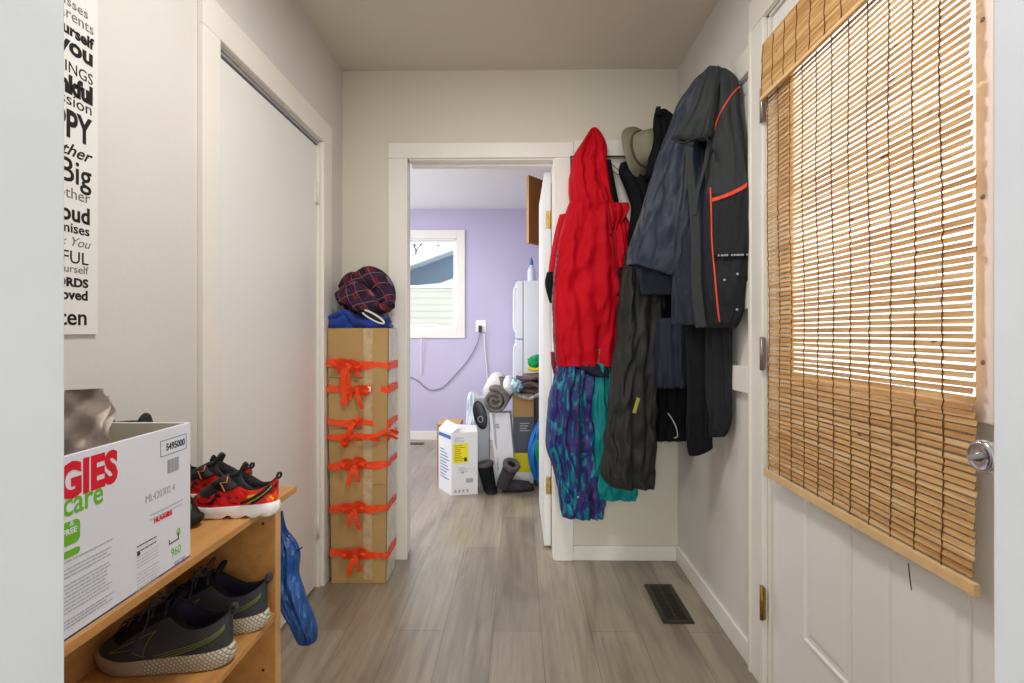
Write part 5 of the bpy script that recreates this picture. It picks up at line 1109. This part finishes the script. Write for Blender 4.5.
for k in range(5): w.box((a.x + .03, 3.8185, .12 + k * .016), (a.x + .10 + .008 * (k % 2), 3.8198, .124 + k * .016))
w.build('small_print', 'print_mid', gc)
# tall white box, leaning
tb = thing('tall_box', 'tall narrow white box leaning behind the boots with the rolled rug on top', 'box', (-.13, 3.78, 0))
q = [P(489, 413, 3.80), P(509.5, 413, 3.80), P(513.5, 458, 3.76), P(510, 470, 3.74), P(498.5, 478, 3.73), P(494.5, 458, 3.74)]
w = MB(); w.rings([q, [p + Vector((.012, .11, .0)) for p in q]], smooth=False); w.build('box_body', 'carton_pale', tb)
w = MB(); q = [P(492, 413.5, 3.797), P(494.5, 413.5, 3.797), P(499, 470, 3.735), P(497.5, 470, 3.735)]; w.rings([[p - Vector((0, .003, 0)) for p in q], q], smooth=False); w.build('grey_edge', 'carton_grey', tb)
mm = P(493.5, 428, 3.785); text('printed_text', 'GE', .05, frame(mm - Vector((0, .004, 0)), (1, 0, 0), (0, .0, 1), (0, -1, 0)), 'print_grey', tb, align='LEFT', ext=.0003) if False else None
w = MB(); w.box(mm + Vector((0, -.006, 0)), mm + Vector((.045, -.003, .010))); w.box(mm + Vector((.008, -.006, .016)), mm + Vector((.04, -.003, .03))); w.build('print_mark', 'print_grey', tb)
# block under the leaning box (its own foot, hidden behind the boots)
w = MB(); w.box((P(494, 480, 3.86).x, 3.80, .001), (P(513, 480, 3.86).x, 3.90, .18), bev=.002); o = w.build('lower_end', 'carton_pale', tb)
# dark grey and yellow box
db = thing('tool_box_carton', 'dark grey carton with a yellow band standing right of the tall white box', 'box', (.03, 3.9, 0))
x0, x1 = P(513, 440, 3.86).x, P(533.5, 440, 3.86).x
zs = [P(520, y, 3.86).z for y in (479, 472.5, 453, 417)]
for nm, za, zb, mt in (('white_end', .001, zs[1], 'carton_pale'), ('yellow_band', zs[1], zs[2], 'carton_yellow'), ('grey_face', zs[2], zs[3], 'carton_dark')):
    MB().box((x0, 3.86, za), (x1, 4.02, zb), bev=.0008).build(nm, mt, db)
w = MB()
for k in range(4): w.box((x0 + .05, 3.8585, zs[3] - .05 - k * .018), (x0 + .12 - .01 * (k % 3), 3.8598, zs[3] - .044 - k * .018))
w.build('small_print', 'print_mid', db)
bb = simple_box('parcel', 'small brown cardboard parcel on top of the dark grey carton', 'box', (x0 - .004, 3.855, zs[3] + .0005), (x1 + .002, 4.01, P(520, 394, 3.86).z), 'cardboard')
# dark storage tub holding up the clothes pile, mostly behind the door
sb = simple_box('storage_tub', 'black storage tub under the pile of clothes, mostly behind the kitchen door', 'tub', (x1 + .006, 3.84, .001), (x1 + .21, 4.15, P(520, 397, 3.9).z), 'black_plastic', .01)
# pile of clothes
mat('taupe_cloth', (110, 94, 92), .9, .15, var=.2, vscale=14, bump=.5, bscale=60); mat('white_cloth', (216, 214, 216), .85, .15, col2=(120, 120, 130), vscale=30, bump=.4, bscale=50)
zt2 = P(520, 397, 3.9).z
w = MB(); yy0 = 3.96
for k, (cx, cz_, rx, rz) in enumerate(((533, 390, .12, .030), (531, 384, .11, .026), (535, 377, .10, .030), (524, 379, .07, .022))):
    p = P(cx, cz_, yy0); lump(w, p, (rx, .12, rz), seed=k + 80, amp=.3, freq=2.6)
lift = zt2 + .002 - min(v.co.z for v in w.bm.verts)
for v in w.bm.verts: v.co.z += max(0, lift)
w.tube(cr([P(512, 382, 3.86), P(520, 386, 3.85), P(530, 383, 3.85), P(541, 388, 3.85)], 14), .016, 8); w.tube(cr([P(516, 377, 3.86), P(528, 379, 3.85), P(541, 376, 3.85)], 14), .015, 8)
o = w.build('clothes_pile', 'taupe_cloth'); tag(o, 'heap of taupe clothes piled in front of the fridge', 'clothes')
w = MB(); w.tube(cr([P(510, 388, 3.86), P(520, 396, 3.84), P(531, 398, 3.84), P(543, 391, 3.84)], 16), .022, 8, flat=.7)
o = w.build('striped_cloth', 'white_cloth'); tag(o, 'white and grey cloth along the bottom of the clothes heap', 'cloth')
mat('foil_cyan', (60, 180, 214), .2, .6, metal=.5, col2=(220, 235, 240), vscale=30, bump=.6, bscale=40)
w = MB(); lump(w, P(516, 385.5, 3.80), (.045, .03, .045), seed=91, amp=.5, freq=3); o = w.build('foil_bag', 'foil_cyan'); tag(o, 'shiny cyan foil bag tucked beside the rolled rug', 'bag')
mat('green_cloth', (20, 150, 86), .8, .2, bump=.4, bscale=50, var=.2, vscale=20); mat('yellow_cloth', (226, 206, 50), .7, .2)
p = P(538, 362, 3.98); gt = thing('toy_bag', 'green cloth with yellow trim on top of the clothes heap', 'cloth', p)
w = MB(); lump(w, p, (.075, .06, .055), seed=95, amp=.35); w.build('cloth', 'green_cloth', gt); w = MB(); w.tube(cr([P(528, 368, 3.91), P(535, 370, 3.90), P(543, 368, 3.90)], 10), .014, 8); w.build('trim_band', 'yellow_cloth', gt)
# rolled rug (grey spiral end) with white outside
mat('rug_grey', (122, 116, 112), .95, .1, var=.2, vscale=40, bump=.8, bscale=90); mat('rug_white', (226, 224, 222), .9, .1, bump=.4, bscale=60)
rg = thing('rolled_rug', 'rolled rug with grey pile and white backing lying over the boxes', 'rug', P(495, 402, 3.75))
def spiral(cx, cy, Y, R, turns, sgn=1):
    C_ = P(cx, cy, Y); w = MB(); ax = Vector((.10, .55, .12)).normalized(); X_ = Vector((0, 0, 1)).cross(ax).normalized(); Z_ = ax.cross(X_); rr = []
    n = int(26 * turns)
    for i in range(n + 1):
        t = i / n; r = R * (1 - .74 * t); a = sgn * t * turns * 2 * math.pi + 1.2; c0 = C_ + (X_ * math.cos(a) + Z_ * math.sin(a)) * r; c1 = C_ + (X_ * math.cos(a) + Z_ * math.sin(a)) * (r - R * .20)
        rr.append([c0, c1, c1 + ax * .28, c0 + ax * .28])
    w.rings(rr, smooth=True); return w
w = spiral(494.5, 401.5, 3.72, .105, 2.2); w.build('rug_roll', 'rug_grey', rg)
w = MB(); ax = Vector((.10, .55, .12)).normalized(); C_ = P(493, 392, 3.78); w.tube([C_ + Vector((-.0, 0, .0)), P(496, 385, 4.0), P(498, 381, 4.15)], .075, 20); w.build('white_roll', 'rug_white', rg)
w = MB(); w.tube(cr([P(507, 392, 3.76), P(508, 384, 3.85), P(509, 380, 4.0)], 8), .038, 12); w.build('rug_flap', 'rug_white', rg)

# boots
mat('boot_grey', (64, 60, 62), .85, .2, var=.15, vscale=20, bump=.3, bscale=80); mat('fur_grey', (92, 88, 90), .98, .1, var=.3, vscale=90, bump=1.0, bscale=140)
def boot_thing(name, lab, pts_shaft, foot, mt, fur=True, group=None):
    o = thing(name, lab, 'boot', foot[0], group)
    w = MB(); n = 14; sh_ = cr([p for p, r in pts_shaft], n); rs = cr([Vector((r, 0, 0)) for p, r in pts_shaft], n)
    w.tube(sh_, lambda t: rs[min(n, int(round(t * n)))].x, 18)
    a, b_ = foot; d = (b_ - a); L_ = d.length; d.normalize(); s_ = Vector((-d.y, d.x, 0)); rr = []
    for i in range(15):
        t = i / 14; hw = .042 * (math.sin(math.pi * min(1, max(.0, .06 + t * .90))) ** .35); h = (.085 - .035 * t) * (1 if t < .9 else .75)
        rr.append([a + d * L_ * t + s_ * hw * math.cos(u) * (1.0) + Vector((0, 0, .012 + h * max(0, math.sin(u)) - .0 if math.sin(u) > 0 else .012)) for u in [2 * math.pi * k / 16 for k in range(16)]])
    w.rings(rr); w.build('boot_upper', mt, o)
    w = MB(); rr = []
    for z in (.001, .022):
        rr.append([a + d * (L_ / 2 + (L_ / 2 + .006) * math.cos(u)) + s_ * .046 * math.copysign(abs(math.sin(u)) ** .7, math.sin(u)) + Vector((0, 0, z - a.z)) for u in [2 * math.pi * k / 28 for k in range(28)]])
    w.rings(rr, smooth=False); w.build('sole', 'outsole_dark', o)
    if fur:
        t = (sh_[0] - sh_[1]).normalized(); x_ = t.orthogonal().normalized(); y_ = t.cross(x_); R_ = pts_shaft[0][1]
        w = MB(); w.tube([sh_[0] + (x_ * math.cos(u) + y_ * math.sin(u)) * R_ * .82 * (1 + .06 * noise.noise(Vector((u * 3, 0, 0)))) for u in [2 * math.pi * k / 24 for k in range(24)]], R_ * .34, 10, closed=True); w.build('fur_cuff', 'fur_grey', o)
        w = MB(); w.rings([[sh_[0] + t * dd + (x_ * math.cos(u) + y_ * math.sin(u)) * R_ * s for u in [2 * math.pi * k / 20 for k in range(20)]] for s, dd in ((.8, .004), (.5, .0045))]); w.build('boot_opening', 'black_cloth', o)
    return o
fl0 = lambda px, py: Vector((lambda t: (t.x, t.y, 0))(_ray(px, py) * (-CZ / _ray(px, py).z)))
boot_thing('winter_boot', 'grey fur lined boot tipped back with its opening towards the hall', [(P(511.5, 465, 3.63), .056), (P(508, 473, 3.66), .050), (P(504, 481, 3.67), .046), (P(502.5, 487, 3.68), .044)], (fl0(503, 494) + Vector((0, .05, 0)), fl0(533, 490)), 'boot_grey')
boot_thing('winter_boot', 'black boot standing left of the grey fur lined boot', [(P(485, 464, 3.70), .055), (P(487, 475, 3.70), .052), (P(489, 484, 3.70), .048), (P(490, 489, 3.70), .046)], (fl0(490, 488), fl0(492, 494) + Vector((0.0, -.02, 0))), 'black_cloth')
# blue shopping bag
mat('bag_blue', (22, 112, 196), .45, .4, bump=.3, bscale=30, var=.1, vscale=8)
bg2 = thing('tote_bag', 'bright blue bag hanging open beside the dark grey carton', 'bag', P(537, 450, 3.78))
w = garment([(415, 541, 546, 3.74, 3.76, .02), (424, 536, 548, 3.74, 3.76, .04), (434, 531, 550, 3.73, 3.76, .06), (450, 528, 550, 3.73, 3.76, .08), (465, 530, 550, 3.73, 3.76, .08), (478, 534, 549, 3.73, 3.76, .07), (482, 537, 548, 3.73, 3.76, .05)], amp=.012, nf=3, seed=101, hollow=0); w.build('bag_body', 'bag_blue', bg2)
w = garment([(440, 537, 546, 3.675, 3.675, .015), (450, 535, 548, 3.67, 3.67, .02), (458, 536, 548, 3.67, 3.67, .02), (466, 539, 547, 3.675, 3.675, .012)], amp=.004, nf=2, seed=102, n=8, hollow=0); w.build('green_print', 'green_cloth', bg2)
# floor register in the kitchen
a = fl0(413, 445); o = MB().box((a.x - .15, 5.25, .0005), (a.x + .10, 5.34, .006), bev=.001).build('floor_register', 'register_brown'); tag(o, 'small dark floor register by the lavender kitchen wall', 'vent')
